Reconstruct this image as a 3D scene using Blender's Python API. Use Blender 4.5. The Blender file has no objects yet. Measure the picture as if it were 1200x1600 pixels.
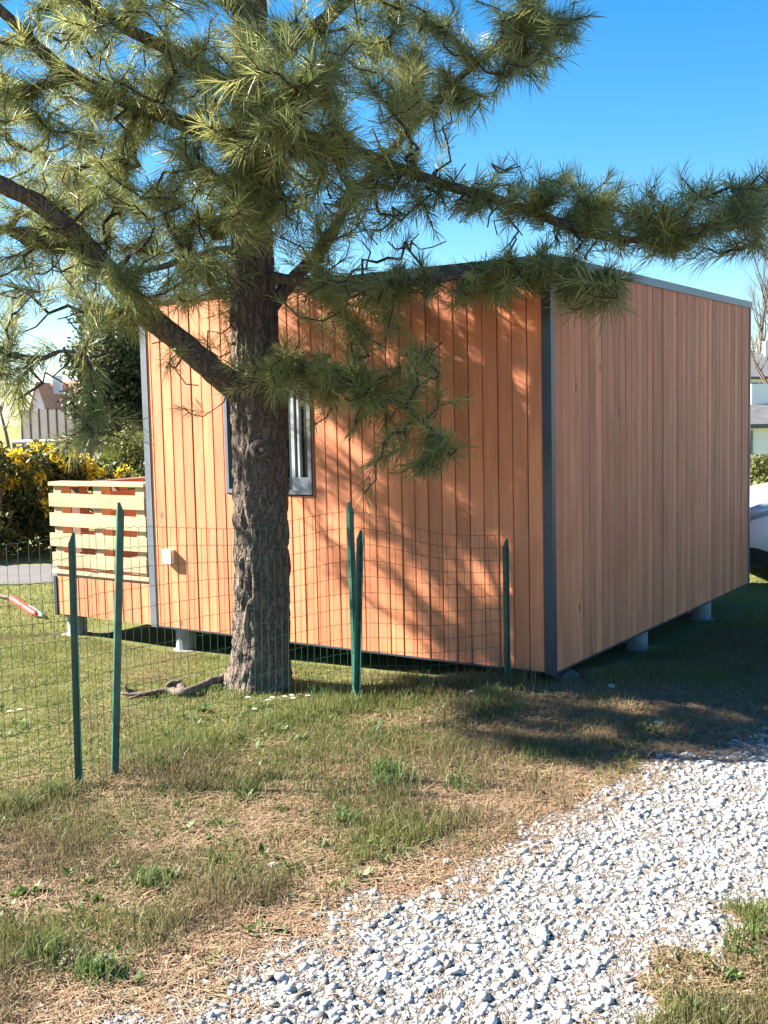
import bpy, math, random
import numpy as np
from mathutils import Vector, Matrix, noise as mnoise

sc = bpy.context.scene
COL = sc.collection
R = math.radians

# ------------------------------------------------------------------ camera
FPX, HZ, ROLL, CAMH = 1763.0, 647.0, 1.25, 1.70      # focal length in px of the 1200 px wide photo
pitch = math.atan((800 - HZ) / FPX)
cr, sr = math.cos(R(ROLL)), math.sin(R(ROLL))
FW = Vector((0, math.cos(pitch), -math.sin(pitch)))
U0 = Vector((0, math.sin(pitch), math.cos(pitch)))
RT = Vector((1, 0, 0)) * cr - U0 * sr
UP = Vector((1, 0, 0)) * sr + U0 * cr
CAM = Vector((0, 0, CAMH))
cam_d = bpy.data.cameras.new('camera')
cam = bpy.data.objects.new('camera', cam_d)
COL.objects.link(cam)
m = Matrix((RT, UP, -FW)).transposed().to_4x4()
m.translation = CAM
cam.matrix_world = m
cam_d.sensor_fit = 'HORIZONTAL'
cam_d.sensor_width = 36.0
cam_d.lens = FPX / 1200 * 36
cam_d.clip_start = 0.05
cam_d.clip_end = 2000
sc.camera = cam

# ------------------------------------------------------------------ light
SUN_EL = 33.0
SUN_TO = Vector((1.0, -0.22, 0)).normalized()         # horizontal travel of the light
SUN_DIR = SUN_TO * math.cos(R(SUN_EL)) + Vector((0, 0, -math.sin(R(SUN_EL))))
world = bpy.data.worlds.new('World')
sc.world = world
world.use_nodes = True
wn = world.node_tree
bg = wn.nodes['Background']
sky = wn.nodes.new('ShaderNodeTexSky')
sky.sky_type = 'NISHITA'
sky.sun_disc = False
sky.sun_elevation = R(SUN_EL)
sky.sun_rotation = math.atan2(-SUN_TO.x, -SUN_TO.y)
sky.altitude = 0
sky.air_density = 1.0
sky.dust_density = 0.1
sky.ozone_density = 3.5
hs = wn.nodes.new('ShaderNodeHueSaturation')
hs.inputs['Saturation'].default_value = 1.36
hs.inputs['Hue'].default_value = 0.496
wn.links.new(sky.outputs[0], hs.inputs['Color'])
wn.links.new(hs.outputs[0], bg.inputs[0])
bg.inputs[1].default_value = 0.047
sl = bpy.data.lights.new('sun', 'SUN')
sl.energy = 5.0
sl.angle = R(0.55)
sl.color = (1.0, 0.93, 0.80)
sun = bpy.data.objects.new('sun', sl)
sun.rotation_euler = SUN_DIR.to_track_quat('-Z', 'Y').to_euler()
COL.objects.link(sun)
sc.view_settings.view_transform = 'Standard'
sc.view_settings.look = 'None'
sc.view_settings.gamma = 1.0
sc.view_settings.use_curve_mapping = False
sc.view_settings.exposure = 2.4
sc.cycles.use_denoising = True
sc.cycles.max_bounces = 8
sc.cycles.transparent_max_bounces = 8

# ------------------------------------------------------------------ helpers
rng = np.random.default_rng(7)
random.seed(7)

def ray(px, py):
    return RT * ((px - 600) / FPX) + UP * ((800 - py) / FPX) + FW
def onz(px, py, z=0.0):
    d = ray(px, py)
    return CAM + d * ((z - CAMH) / d.z)
def aty(px, py, Y):
    d = ray(px, py)
    return CAM + d * (Y / d.y)

def link(o, parent=None):
    COL.objects.link(o)
    if parent is not None:
        o.parent = parent
    return o
def tag(o, label=None, cat=None, group=None, kind=None):
    if label: o['label'] = label
    if cat: o['category'] = cat
    if group: o['group'] = group
    if kind: o['kind'] = kind
    return o
def empty(name, loc=(0, 0, 0), rz=0.0, parent=None):
    o = bpy.data.objects.new(name, None)
    o.empty_display_size = 0.1
    o.location = loc
    o.rotation_euler = (0, 0, rz)
    return link(o, parent)
def copy_tree(o, parent=None):
    c = o.copy()
    COL.objects.link(c)
    c.parent = parent
    for ch in list(o.children):
        copy_tree(ch, c)
    return c

class MB:
    """collects boxes, tubes, prisms ... and links them as one mesh object"""
    def __init__(s):
        s.v, s.f, s.sm = [], [], []
    def add(s, vs, fs, smooth=False):
        o = len(s.v)
        s.v += [tuple(v) for v in vs]
        s.f += [tuple(i + o for i in f) for f in fs]
        s.sm += [smooth] * len(fs)
    def hexa(s, c):
        s.add(c, [(0, 3, 2, 1), (4, 5, 6, 7), (0, 1, 5, 4), (1, 2, 6, 5), (2, 3, 7, 6), (3, 0, 4, 7)])
    def box(s, x0, x1, y0, y1, z0, z1):
        s.hexa([(x0, y0, z0), (x1, y0, z0), (x1, y1, z0), (x0, y1, z0), (x0, y0, z1), (x1, y0, z1), (x1, y1, z1), (x0, y1, z1)])
    def tube(s, pts, rad, n=8, cap=True, smooth=True):
        pts = [Vector(p) for p in pts]
        if not hasattr(rad, '__len__'): rad = [rad] * len(pts)
        rings = []
        prev = None
        for i, p in enumerate(pts):
            t = (pts[min(i + 1, len(pts) - 1)] - pts[max(i - 1, 0)])
            t = t.normalized() if t.length > 1e-9 else Vector((0, 0, 1))
            if prev is None:
                a = Vector((0, 0, 1)) if abs(t.z) < 0.9 else Vector((1, 0, 0))
                x = t.cross(a).normalized()
            else:
                x = prev - t * prev.dot(t)
                x = x.normalized() if x.length > 1e-6 else t.orthogonal().normalized()
            prev = x
            y = t.cross(x)
            rings.append([p + (x * math.cos(2 * math.pi * k / n) + y * math.sin(2 * math.pi * k / n)) * rad[i] for k in range(n)])
        vs = [v for r_ in rings for v in r_]
        fs = []
        for i in range(len(pts) - 1):
            for k in range(n):
                a, b = i * n + k, i * n + (k + 1) % n
                fs.append((a, b, b + n, a + n))
        s.add(vs, fs, smooth)
        if cap:
            o = len(s.v) - len(vs)
            s.f.append(tuple(o + k for k in reversed(range(n)))); s.sm.append(False)
            s.f.append(tuple(o + (len(pts) - 1) * n + k for k in range(n))); s.sm.append(False)
    def prism(s, poly, z0, z1):
        n = len(poly)
        s.add([(x, y, z0) for x, y in poly] + [(x, y, z1) for x, y in poly],
              [tuple(reversed(range(n))), tuple(range(n, 2 * n))] + [(i, (i + 1) % n, (i + 1) % n + n, i + n) for i in range(n)])
    def mesh(s, name):
        me = bpy.data.meshes.new(name)
        me.from_pydata(s.v, [], s.f)
        me.polygons.foreach_set('use_smooth', s.sm)
        me.update()
        return me
    def build(s, name, mat, parent=None, loc=None):
        me = s.mesh(name)
        if mat: me.materials.append(mat)
        o = bpy.data.objects.new(name, me)
        if loc is not None: o.location = loc
        return link(o, parent)

def np_mesh(name, verts, tris, mat, parent=None, col=None, smooth=False, quads=None):
    """big meshes straight from numpy arrays; col = per-vertex rgb"""
    me = bpy.data.meshes.new(name)
    verts = np.asarray(verts, np.float32).reshape(-1, 3)
    tris = np.asarray(tris, np.int32).reshape(-1, 3)
    nq = 0 if quads is None else len(quads)
    me.vertices.add(len(verts)); me.vertices.foreach_set('co', verts.ravel())
    idx = tris.ravel()
    starts = np.arange(len(tris)) * 3
    if nq:
        idx = np.concatenate([idx, np.asarray(quads, np.int32).ravel()])
        starts = np.concatenate([starts, len(tris) * 3 + np.arange(nq) * 4])
    me.loops.add(len(idx)); me.loops.foreach_set('vertex_index', idx.astype(np.int32))
    me.polygons.add(len(starts)); me.polygons.foreach_set('loop_start', starts.astype(np.int32))
    if smooth: me.polygons.foreach_set('use_smooth', np.ones(len(starts), bool))
    if col is not None:
        a = me.color_attributes.new('tint', 'FLOAT_COLOR', 'POINT')
        c4 = np.ones((len(verts), 4), np.float32); c4[:, :3] = col
        a.data.foreach_set('color', c4.ravel())
    me.update(calc_edges=True)
    me.validate()
    if mat: me.materials.append(mat)
    return link(bpy.data.objects.new(name, me), parent)

# ------------------------------------------------------------------ materials
def mat(name):
    m = bpy.data.materials.new(name)
    m.use_nodes = True
    return m, m.node_tree, m.node_tree.nodes['Principled BSDF']
def nd(nt, typ, **kw):
    n = nt.nodes.new(typ)
    for k, v in kw.items(): setattr(n, k, v)
    return n
def mixc(nt, fac, a, b, mode='MIX'):
    n = nd(nt, 'ShaderNodeMix', data_type='RGBA', blend_type=mode)
    for s_, v in ((0, fac), (6, a), (7, b)):
        if isinstance(v, bpy.types.NodeSocket): nt.links.new(v, n.inputs[s_])
        else: n.inputs[s_].default_value = v if s_ == 0 else (*v, 1)
    return n.outputs[2]
def ramp(nt, sock, stops):
    n = nd(nt, 'ShaderNodeValToRGB')
    e = n.color_ramp.elements
    while len(e) < len(stops): e.new(0.5)
    for el, (p, c) in zip(e, stops):
        el.position = p
        el.color = (*c, 1) if hasattr(c, '__len__') else (c, c, c, 1)
    nt.links.new(sock, n.inputs[0])
    return n.outputs[0]
def noise(nt, scale, detail=4, rough=0.55, vec=None, stretch=None, coord='Object'):
    n = nd(nt, 'ShaderNodeTexNoise')
    n.inputs['Scale'].default_value = scale
    n.inputs['Detail'].default_value = detail
    n.inputs['Roughness'].default_value = rough
    if vec is None:
        tc = nd(nt, 'ShaderNodeTexCoord'); vec = tc.outputs[coord]
    if stretch:
        mp = nd(nt, 'ShaderNodeMapping'); mp.inputs['Scale'].default_value = stretch
        nt.links.new(vec, mp.inputs[0]); vec = mp.outputs[0]
    nt.links.new(vec, n.inputs['Vector'])
    return n.outputs['Fac']
def bump(nt, bs, h, strength=0.3, dist=0.01):
    b = nd(nt, 'ShaderNodeBump')
    b.inputs['Strength'].default_value = strength
    b.inputs['Distance'].default_value = dist
    nt.links.new(h, b.inputs['Height'])
    nt.links.new(b.outputs[0], bs.inputs['Normal'])

def simple(name, c, rough=0.6, metal=0.0, var=0.25, scale=6.0, bmp=0.15):
    m, nt, b = mat(name)
    f = noise(nt, scale)
    lo = tuple(x * (1 - var) for x in c); hi = tuple(min(1, x * (1 + var)) for x in c)
    nt.links.new(ramp(nt, f, [(0.3, lo), (0.7, hi)]), b.inputs['Base Color'])
    b.inputs['Roughness'].default_value = rough
    b.inputs['Metallic'].default_value = metal
    if bmp: bump(nt, b, noise(nt, scale * 12), bmp, 0.004)
    return m

def wood(name, c1, c2, knots=True, vertical=True, rough=0.62):
    """board wood: grain along the board, one tone for each board"""
    m, nt, b = mat(name)
    oi = nd(nt, 'ShaderNodeObjectInfo')
    tc = nd(nt, 'ShaderNodeTexCoord')
    geo = nd(nt, 'ShaderNodeNewGeometry')
    addv = nd(nt, 'ShaderNodeVectorMath', operation='ADD')
    comb = nd(nt, 'ShaderNodeMath', operation='MULTIPLY'); comb.inputs[1].default_value = 37.0
    nt.links.new(oi.outputs['Random'], comb.inputs[0])
    nt.links.new(geo.outputs['Position'], addv.inputs[0]); nt.links.new(comb.outputs[0], addv.inputs[1])
    st = (1, 1, 0.045) if vertical else (0.06, 0.06, 1)
    g = noise(nt, 55, 5, 0.6, addv.outputs[0], st)
    g2 = noise(nt, 9, 3, 0.5, addv.outputs[0], (1, 1, 0.25) if vertical else (0.25, 0.25, 1))
    c = ramp(nt, g, [(0.25, c1), (0.75, c2)])
    c = mixc(nt, 0.45, c, ramp(nt, g2, [(0.3, tuple(x * 0.72 for x in c1)), (0.7, c2)]))
    tone = ramp(nt, oi.outputs['Random'], [(0.0, 0.74), (1.0, 1.12)])
    c = mixc(nt, 1.0, c, tone, 'MULTIPLY')
    if knots:
        vo = nd(nt, 'ShaderNodeTexVoronoi'); vo.inputs['Scale'].default_value = 4.2
        mp = nd(nt, 'ShaderNodeMapping'); mp.inputs['Scale'].default_value = (1, 1, 0.55) if vertical else (0.5, 0.5, 1)
        nt.links.new(addv.outputs[0], mp.inputs[0]); nt.links.new(mp.outputs[0], vo.inputs['Vector'])
        k = ramp(nt, vo.outputs['Distance'], [(0.035, 1.0), (0.075, 0.0)])
        c = mixc(nt, k, c, tuple(x * 0.35 for x in c1))
    nt.links.new(c, b.inputs['Base Color'])
    b.inputs['Roughness'].default_value = rough
    bump(nt, b, g, 0.25, 0.003)
    return m

def tinted(name, rough=0.7, trans=0.0, noise_scale=0, spec=0.3):
    """colour from the mesh's own tint attribute, optional translucency for leaves"""
    m, nt, b = mat(name)
    at = nd(nt, 'ShaderNodeAttribute', attribute_name='tint')
    c = at.outputs['Color']
    if noise_scale:
        c = mixc(nt, 1.0, c, ramp(nt, noise(nt, noise_scale), [(0.3, 0.75), (0.7, 1.2)]), 'MULTIPLY')
    nt.links.new(c, b.inputs['Base Color'])
    b.inputs['Roughness'].default_value = rough
    b.inputs['Specular IOR Level'].default_value = spec
    if trans:
        tr = nd(nt, 'ShaderNodeBsdfTranslucent')
        nt.links.new(c, tr.inputs[0])
        mx = nd(nt, 'ShaderNodeMixShader'); mx.inputs[0].default_value = trans
        nt.links.new(b.outputs[0], mx.inputs[1]); nt.links.new(tr.outputs[0], mx.inputs[2])
        nt.links.new(mx.outputs[0], nt.nodes['Material Output'].inputs[0])
    return m

def bark_mat(name, dark, light, scale=1.0):
    m, nt, b = mat(name)
    vo = nd(nt, 'ShaderNodeTexVoronoi', feature='DISTANCE_TO_EDGE')
    vo.inputs['Scale'].default_value = 26 * scale
    tc = nd(nt, 'ShaderNodeTexCoord')
    mp = nd(nt, 'ShaderNodeMapping'); mp.inputs['Scale'].default_value = (1, 1, 0.28)
    wob = noise(nt, 14, 3, 0.6, tc.outputs['Object'])
    av = nd(nt, 'ShaderNodeVectorMath', operation='ADD')
    sv = nd(nt, 'ShaderNodeVectorMath', operation='SCALE'); sv.inputs['Scale'].default_value = 0.09
    nt.links.new(wob, sv.inputs[0])
    nt.links.new(tc.outputs['Object'], av.inputs[0]); nt.links.new(sv.outputs[0], av.inputs[1])
    nt.links.new(av.outputs[0], mp.inputs[0]); nt.links.new(mp.outputs[0], vo.inputs['Vector'])
    pl = ramp(nt, vo.outputs['Distance'], [(0.0, 0.0), (0.22, 1.0)])
    n2 = noise(nt, 60 * scale, 5, 0.65)
    c = mixc(nt, pl, dark, light)
    c = mixc(nt, 0.55, c, ramp(nt, n2, [(0.3, dark), (0.72, tuple(x * 1.25 for x in light))]))
    nt.links.new(c, b.inputs['Base Color'])
    b.inputs['Roughness'].default_value = 0.92
    b.inputs['Specular IOR Level'].default_value = 0.2
    h = nd(nt, 'ShaderNodeMath', operation='MULTIPLY_ADD')
    nt.links.new(pl, h.inputs[0]); h.inputs[1].default_value = 1.0; nt.links.new(n2, h.inputs[2])
    bump(nt, b, h.outputs[0], 0.8, 0.012)
    return m

M = {}
M['larch'] = wood('larch', (0.59, 0.180, 0.080), (0.80, 0.300, 0.138))
M['pallet'] = wood('pallet_wood', (0.44, 0.30, 0.175), (0.58, 0.42, 0.26), vertical=False, rough=0.75)
M['shaded_pallet'] = wood('shaded_pallet_wood', (0.13, 0.065, 0.042), (0.24, 0.125, 0.082), vertical=False, rough=0.8)  # pallet wood with the shade behind the front railing put into its colour
M['steel_trim'] = simple('anthracite_trim', (0.035, 0.042, 0.065), 0.38, 0.0, 0.2, 5, 0.05)
M['grey_frame'] = simple('grey_window_frame', (0.13, 0.15, 0.19), 0.4, 0.0, 0.15, 8, 0.03)
M['light_frame'] = simple('pale_window_frame', (0.34, 0.37, 0.40), 0.4, 0.0, 0.06, 8, 0.03)
M['backing'] = simple('wall_membrane', (0.02, 0.018, 0.016), 0.9)
M['pvc'] = simple('grey_pipe', (0.21, 0.22, 0.235), 0.6, 0.0, 0.2, 12, 0.1)
M['concrete'] = simple('concrete', (0.22, 0.20, 0.18), 0.9, 0.0, 0.25, 14, 0.4)
M['white_plastic'] = simple('white_plastic', (0.80, 0.80, 0.78), 0.4, 0, 0.03, 5, 0.0)
M['green_paint'] = simple('green_coated_steel', (0.018, 0.085, 0.062), 0.38, 0.0, 0.35, 25, 0.08)
M['green_wire'] = simple('green_coated_wire', (0.022, 0.075, 0.045), 0.45, 0.0, 0.3, 20, 0.0)
M['bark'] = bark_mat('pine_bark', (0.04, 0.031, 0.027), (0.20, 0.155, 0.128))
M['twig_bark'] = bark_mat('pine_twig_bark', (0.03, 0.022, 0.018), (0.15, 0.11, 0.085), 3)
M['needle'] = tinted('pine_needle', 0.42, 0.42, spec=0.4)
M['leaf'] = tinted('leaf', 0.5, 0.3)
M['petal'] = tinted('petal', 0.6, 0.35)
M['grass'] = tinted('grass_blade', 0.55, 0.35)
M['litter'] = tinted('dry_needles', 0.8)
M['stone'] = tinted('limestone', 0.85, 0, 70)
M['dead_wood'] = simple('weathered_branch', (0.115, 0.082, 0.065), 0.9, 0, 0.45, 18, 0.6)
M['scar'] = simple('cut_branch_scar', (0.36, 0.24, 0.22), 0.8, 0, 0.3, 40, 0.4)
M['white_wall'] = simple('white_render', (0.80, 0.79, 0.76), 0.9, 0, 0.05, 2, 0.1)
M['beige_wall'] = simple('beige_panel', (0.68, 0.58, 0.44), 0.9, 0, 0.10, 1, 0.1)
M['roof_tile'] = simple('orange_roof_tile', (0.50, 0.22, 0.13), 0.85, 0, 0.25, 3, 0.3)
M['slate'] = simple('dark_roof', (0.10, 0.10, 0.105), 0.8, 0, 0.25, 3, 0.3)
M['grey_metal'] = simple('galvanised_rail', (0.15, 0.15, 0.155), 0.5, 0.3, 0.15, 2, 0.05)
M['red_plastic'] = simple('red_plastic', (0.62, 0.055, 0.045), 0.45, 0, 0.15, 9, 0.05)
M['mint_plastic'] = simple('pale_green_plastic', (0.30, 0.55, 0.42), 0.45, 0, 0.1, 9, 0.05)
M['car_white'] = simple('white_car_paint', (0.78, 0.79, 0.80), 0.22, 0, 0.02, 1, 0)
M['black_plastic'] = simple('black_plastic', (0.018, 0.018, 0.02), 0.5, 0, 0.2, 9, 0.1)
M['tyre'] = simple('tyre_rubber', (0.02, 0.02, 0.021), 0.85, 0, 0.2, 20, 0.2)
M['alloy'] = simple('wheel_rim', (0.5, 0.51, 0.53), 0.3, 0.8, 0.05, 3, 0)
M['chrome_lens'] = simple('headlamp_lens', (0.45, 0.52, 0.60), 0.12, 0.2, 0.1, 3, 0)
def glass(name, c, rough=0.04):
    m, nt, b = mat(name)
    b.inputs['Base Color'].default_value = (*c, 1)
    b.inputs['Roughness'].default_value = rough
    b.inputs['Specular IOR Level'].default_value = 0.6
    bump(nt, b, noise(nt, 1.2, 1), 0.03, 0.02)
    return m
M['pane'] = glass('window_glass', (0.018, 0.014, 0.016))
M['car_glass'] = glass('car_glass', (0.01, 0.012, 0.016))

# ground material: bare soil, straw and moss; covered by real grass, litter and stones
def ground_material():
    m, nt, b = mat('soil_and_turf')
    geo = nd(nt, 'ShaderNodeNewGeometry')
    P = geo.outputs['Position']
    n1 = noise(nt, 0.9, 5, 0.6, P); n2 = noise(nt, 7, 6, 0.7, P); n3 = noise(nt, 60, 4, 0.7, P)
    soil = ramp(nt, n3, [(0.3, (0.075, 0.045, 0.028)), (0.7, (0.25, 0.155, 0.09))])
    turf = ramp(nt, n3, [(0.3, (0.06, 0.075, 0.02)), (0.7, (0.20, 0.19, 0.07))])
    far = ramp(nt, n2, [(0.3, (0.13, 0.15, 0.045)), (0.7, (0.26, 0.24, 0.10))])
    sep = nd(nt, 'ShaderNodeSeparateXYZ'); nt.links.new(P, sep.inputs[0])
    # lawn inside the fence (left and behind), worn verge outside it
    ax = nd(nt, 'ShaderNodeMath', operation='MULTIPLY_ADD'); nt.links.new(sep.outputs[0], ax.inputs[0]); ax.inputs[1].default_value = -0.9; nt.links.new(sep.outputs[1], ax.inputs[2])
    mr = nd(nt, 'ShaderNodeMapRange'); nt.links.new(ax.outputs[0], mr.inputs[0]); mr.inputs[1].default_value = 5.0; mr.inputs[2].default_value = 6.8
    nn = nd(nt, 'ShaderNodeMath', operation='MULTIPLY_ADD'); nt.links.new(n1, nn.inputs[0]); nn.inputs[1].default_value = 1.6; nn.inputs[2].default_value = -0.8
    ad = nd(nt, 'ShaderNodeMath', operation='ADD', use_clamp=True); nt.links.new(mr.outputs[0], ad.inputs[0]); nt.links.new(nn.outputs[0], ad.inputs[1])
    c = mixc(nt, ad.outputs[0], soil, turf)
    mf = nd(nt, 'ShaderNodeMapRange'); nt.links.new(sep.outputs[1], mf.inputs[0]); mf.inputs[1].default_value = 9; mf.inputs[2].default_value = 16
    c = mixc(nt, mf.outputs[0], c, far)
    nt.links.new(c, b.inputs['Base Color'])
    b.inputs['Roughness'].default_value = 1.0
    b.inputs['Specular IOR Level'].default_value = 0.1
    bump(nt, b, n3, 0.5, 0.02)
    return m
M['ground'] = ground_material()
def fines_material():
    m, nt, b = mat('driveway_fines')
    geo = nd(nt, 'ShaderNodeNewGeometry')
    vo = nd(nt, 'ShaderNodeTexVoronoi'); vo.inputs['Scale'].default_value = 95
    vd = nd(nt, 'ShaderNodeTexVoronoi', feature='DISTANCE_TO_EDGE'); vd.inputs['Scale'].default_value = 95
    nt.links.new(geo.outputs['Position'], vo.inputs['Vector']); nt.links.new(geo.outputs['Position'], vd.inputs['Vector'])
    sp = nd(nt, 'ShaderNodeSeparateColor'); nt.links.new(vo.outputs['Color'], sp.inputs[0])
    c = ramp(nt, sp.outputs[0], [(0.0, (0.09, 0.078, 0.068)), (0.5, (0.18, 0.165, 0.15)), (1.0, (0.34, 0.33, 0.32))])
    c = mixc(nt, ramp(nt, noise(nt, 5, 5, 0.6, geo.outputs['Position']), [(0.4, 0.0), (0.7, 0.7)]), c, (0.15, 0.11, 0.08))
    nt.links.new(c, b.inputs['Base Color'])
    b.inputs['Roughness'].default_value = 1.0
    bump(nt, b, ramp(nt, vd.outputs['Distance'], [(0.0, 0.0), (0.3, 1.0)]), 1.0, 0.006)
    return m
M['drive'] = fines_material()
M['path'] = simple('grey_path', (0.105, 0.10, 0.10), 0.95, 0, 0.12, 4, 0.3)
M['field'] = simple('dry_pale_field', (0.27, 0.23, 0.19), 1.0, 0, 0.25, 0.8, 0.5)

# ------------------------------------------------------------------ the ground
ZB = 0.14                                               # underside of the cabin walls
C0 = onz(862, 1050, ZB)                                 # near corner of the cabin
u_ = (onz(1163, 910, ZB) - C0); v_ = (onz(243, 975, ZB) - C0)
a1 = math.atan2(u_.y, u_.x); a2 = math.atan2(v_.y, v_.x) - math.pi / 2
ANG = (a1 + a2) / 2
UD = Vector((math.cos(ANG), math.sin(ANG), 0))          # along the shaded wall, away from the camera
VD = Vector((-math.sin(ANG), math.cos(ANG), 0))         # along the window wall, to the left
LU, LV = u_.length, v_.length
LDECK = (onz(90, 958, ZB) - C0).dot(VD)
ZTOP = 2.60

def gz(x, y):
    d2 = (x - 0.75) ** 2 + (y - 6.55) ** 2
    z = 0.075 * np.exp(-d2 / 0.55)
    z = z - 0.05 * np.clip((y - 7.3) / 2.0, 0, 1) * np.clip((14 - y) / 3, 0, 1)
    z = z + 0.018 * np.sin(x * 2.1 + 1.3) * np.sin(y * 1.7) * np.clip((14 - y) / 5, 0, 1)
    t = np.exp(-((x + 0.8) ** 2 + (y - 6.93) ** 2) / 0.18) * 0.03
    return z + t

def grid_sheet(name, xs, ys, material, zoff=0.0, kind='structure', inside=None):
    X, Y = np.meshgrid(xs, ys)
    Z = gz(X, Y) + zoff
    nx, ny = len(xs), len(ys)
    V = np.stack([X, Y, Z], -1).reshape(-1, 3)
    i = np.arange(nx - 1); j = np.arange(ny - 1)
    I, J = np.meshgrid(i, j)
    a = (J * nx + I).ravel()
    q = np.stack([a, a + 1, a + 1 + nx, a + nx], -1)
    if inside is not None:
        cx = V[q][:, :, 0].mean(1); cy = V[q][:, :, 1].mean(1)
        q = q[inside(cx, cy)]
        used = np.unique(q)
        mp = np.zeros(len(V), np.int64); mp[used] = np.arange(len(used))
        V = V[used]; q = mp[q]
    o = np_mesh(name, V, np.zeros((0, 3), np.int32), material, quads=q, smooth=True)
    o['kind'] = kind
    return o

near = np.arange(-7, 7.01, 0.1)
xs = np.concatenate([[-500, -250, -120, -60, -30, -18, -12, -9], near, [9, 12, 18, 30, 60, 120, 250, 500]])
ys = np.concatenate([[-20, -8, -3], np.arange(0, 15.01, 0.1), [16, 18, 22, 28, 40, 60, 100, 180, 320, 600]])
grid_sheet('ground', xs, ys, M['ground'])

# gravel driveway: comes from the lower left, runs off to the right past the cabin
def poly_in(px, py, poly):
    px = np.asarray(px); py = np.asarray(py)
    ins = np.zeros(px.shape, bool)
    n = len(poly)
    for k in range(n):
        x1, y1 = poly[k]; x2, y2 = poly[(k + 1) % n]
        cond = ((y1 > py) != (y2 > py)) & (px < (x2 - x1) * (py - y1) / (y2 - y1 + 1e-12) + x1)
        ins ^= cond
    return ins
edge_l = [onz(*p) for p in ((30, 1700), (200, 1600), (330, 1525), (440, 1465), (600, 1405), (740, 1352), (860, 1290), (950, 1222), (1040, 1182), (1200, 1150))]
edge_r = [onz(*p) for p in ((1200, 1388), (1150, 1430), (1070, 1500), (1010, 1600), (960, 1750))]
drive_poly = [(-2.2, 0.5), (-1.6, 1.8)] + [(p.x, p.y) for p in edge_l] + [(4.0, 7.0), (9.0, 9.0), (9.0, 6.2), (4.0, 5.4), (2.3, 4.7)] + [(p.x, p.y) for p in edge_r] + [(0.3, 0.5)]
def wob(x, y):
    return 0.05 * np.sin(x * 9 + y * 4) * np.sin(y * 7 - x * 3) + 0.04 * np.sin(x * 23 + 1) * np.sin(y * 19)
def in_drive(x, y):
    w = wob(x, y)
    return poly_in(x + w, y - w, drive_poly)
grid_sheet('driveway', np.arange(-2.4, 9.2, 0.06), np.arange(0.5, 9.2, 0.06), M['drive'], 0.006, inside=in_drive)
grid_sheet('path', np.arange(-40, 40.1, 2.0), np.array([12.0, 12.45, 12.9, 13.35]), M['path'], 0.008)
grid_sheet('field', np.array([-120, -60, -30, -14.0, -9, -6.2, -2]), np.array([31.0, 40, 55, 75.0]), M['field'], 0.03)

# ------------------------------------------------------------------ the cabin
def frame_at(origin, xaxis, zaxis=Vector((0, 0, 1))):
    y = zaxis.cross(xaxis)
    mm = Matrix((xaxis, y, zaxis)).transposed().to_4x4()
    mm.translation = origin
    return mm

cabin = empty('wooden_cabin')
cabin.matrix_world = frame_at(Vector((C0.x, C0.y, 0)), UD)      # local x = away along shaded wall, local y = left along window wall
tag(cabin, 'orange timber cabin on grey piers with a window and a small left deck', 'cabin')
TH = 0.022                                             # board thickness
PITCH = 0.10

def cabin_local(P):
    d = Vector((P.x - C0.x, P.y - C0.y, 0))
    return d.dot(UD), d.dot(VD), P.z
def on_window_wall(px, py, off=0.0):
    """where the pixel's ray meets the window wall (local x = off); returns (local y, z)"""
    d = ray(px, py)
    t = (Vector((C0.x, C0.y, 0)) - CAM).dot(UD) + off
    P = CAM + d * (t / d.dot(UD))
    return cabin_local(P)[1], P.z

# one board: 9.4 cm wide, 1 m tall, chamfered front edges, front looking to local -x
def board_mesh():
    mb = MB()
    w = 0.094
    prof = [(0.0, 0.0), (-TH + 0.004, 0.0), (-TH, 0.004), (-TH, w - 0.004), (-TH + 0.004, w), (0.0, w)]
    mb.prism(prof, 0.0, 1.0)
    me = mb.mesh('board')
    me.materials.append(M['larch'])
    return me
BOARD = board_mesh()
def put_board(parent, loc, rz, length, width=1.0):
    o = bpy.data.objects.new('board', BOARD)
    o.location = loc
    o.rotation_euler = (0, 0, rz)
    o.scale = (1, width, length)
    return link(o, parent)

# window geometry on the wall
wl, wt = on_window_wall(353, 606); wr, wb = on_window_wall(492, 772)
_, wb2 = on_window_wall(353, 770)
WY0, WY1 = wr, wl                                       # local y range (left = larger y)
WZ0, WZ1 = (wb + wb2) / 2, wt

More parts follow.
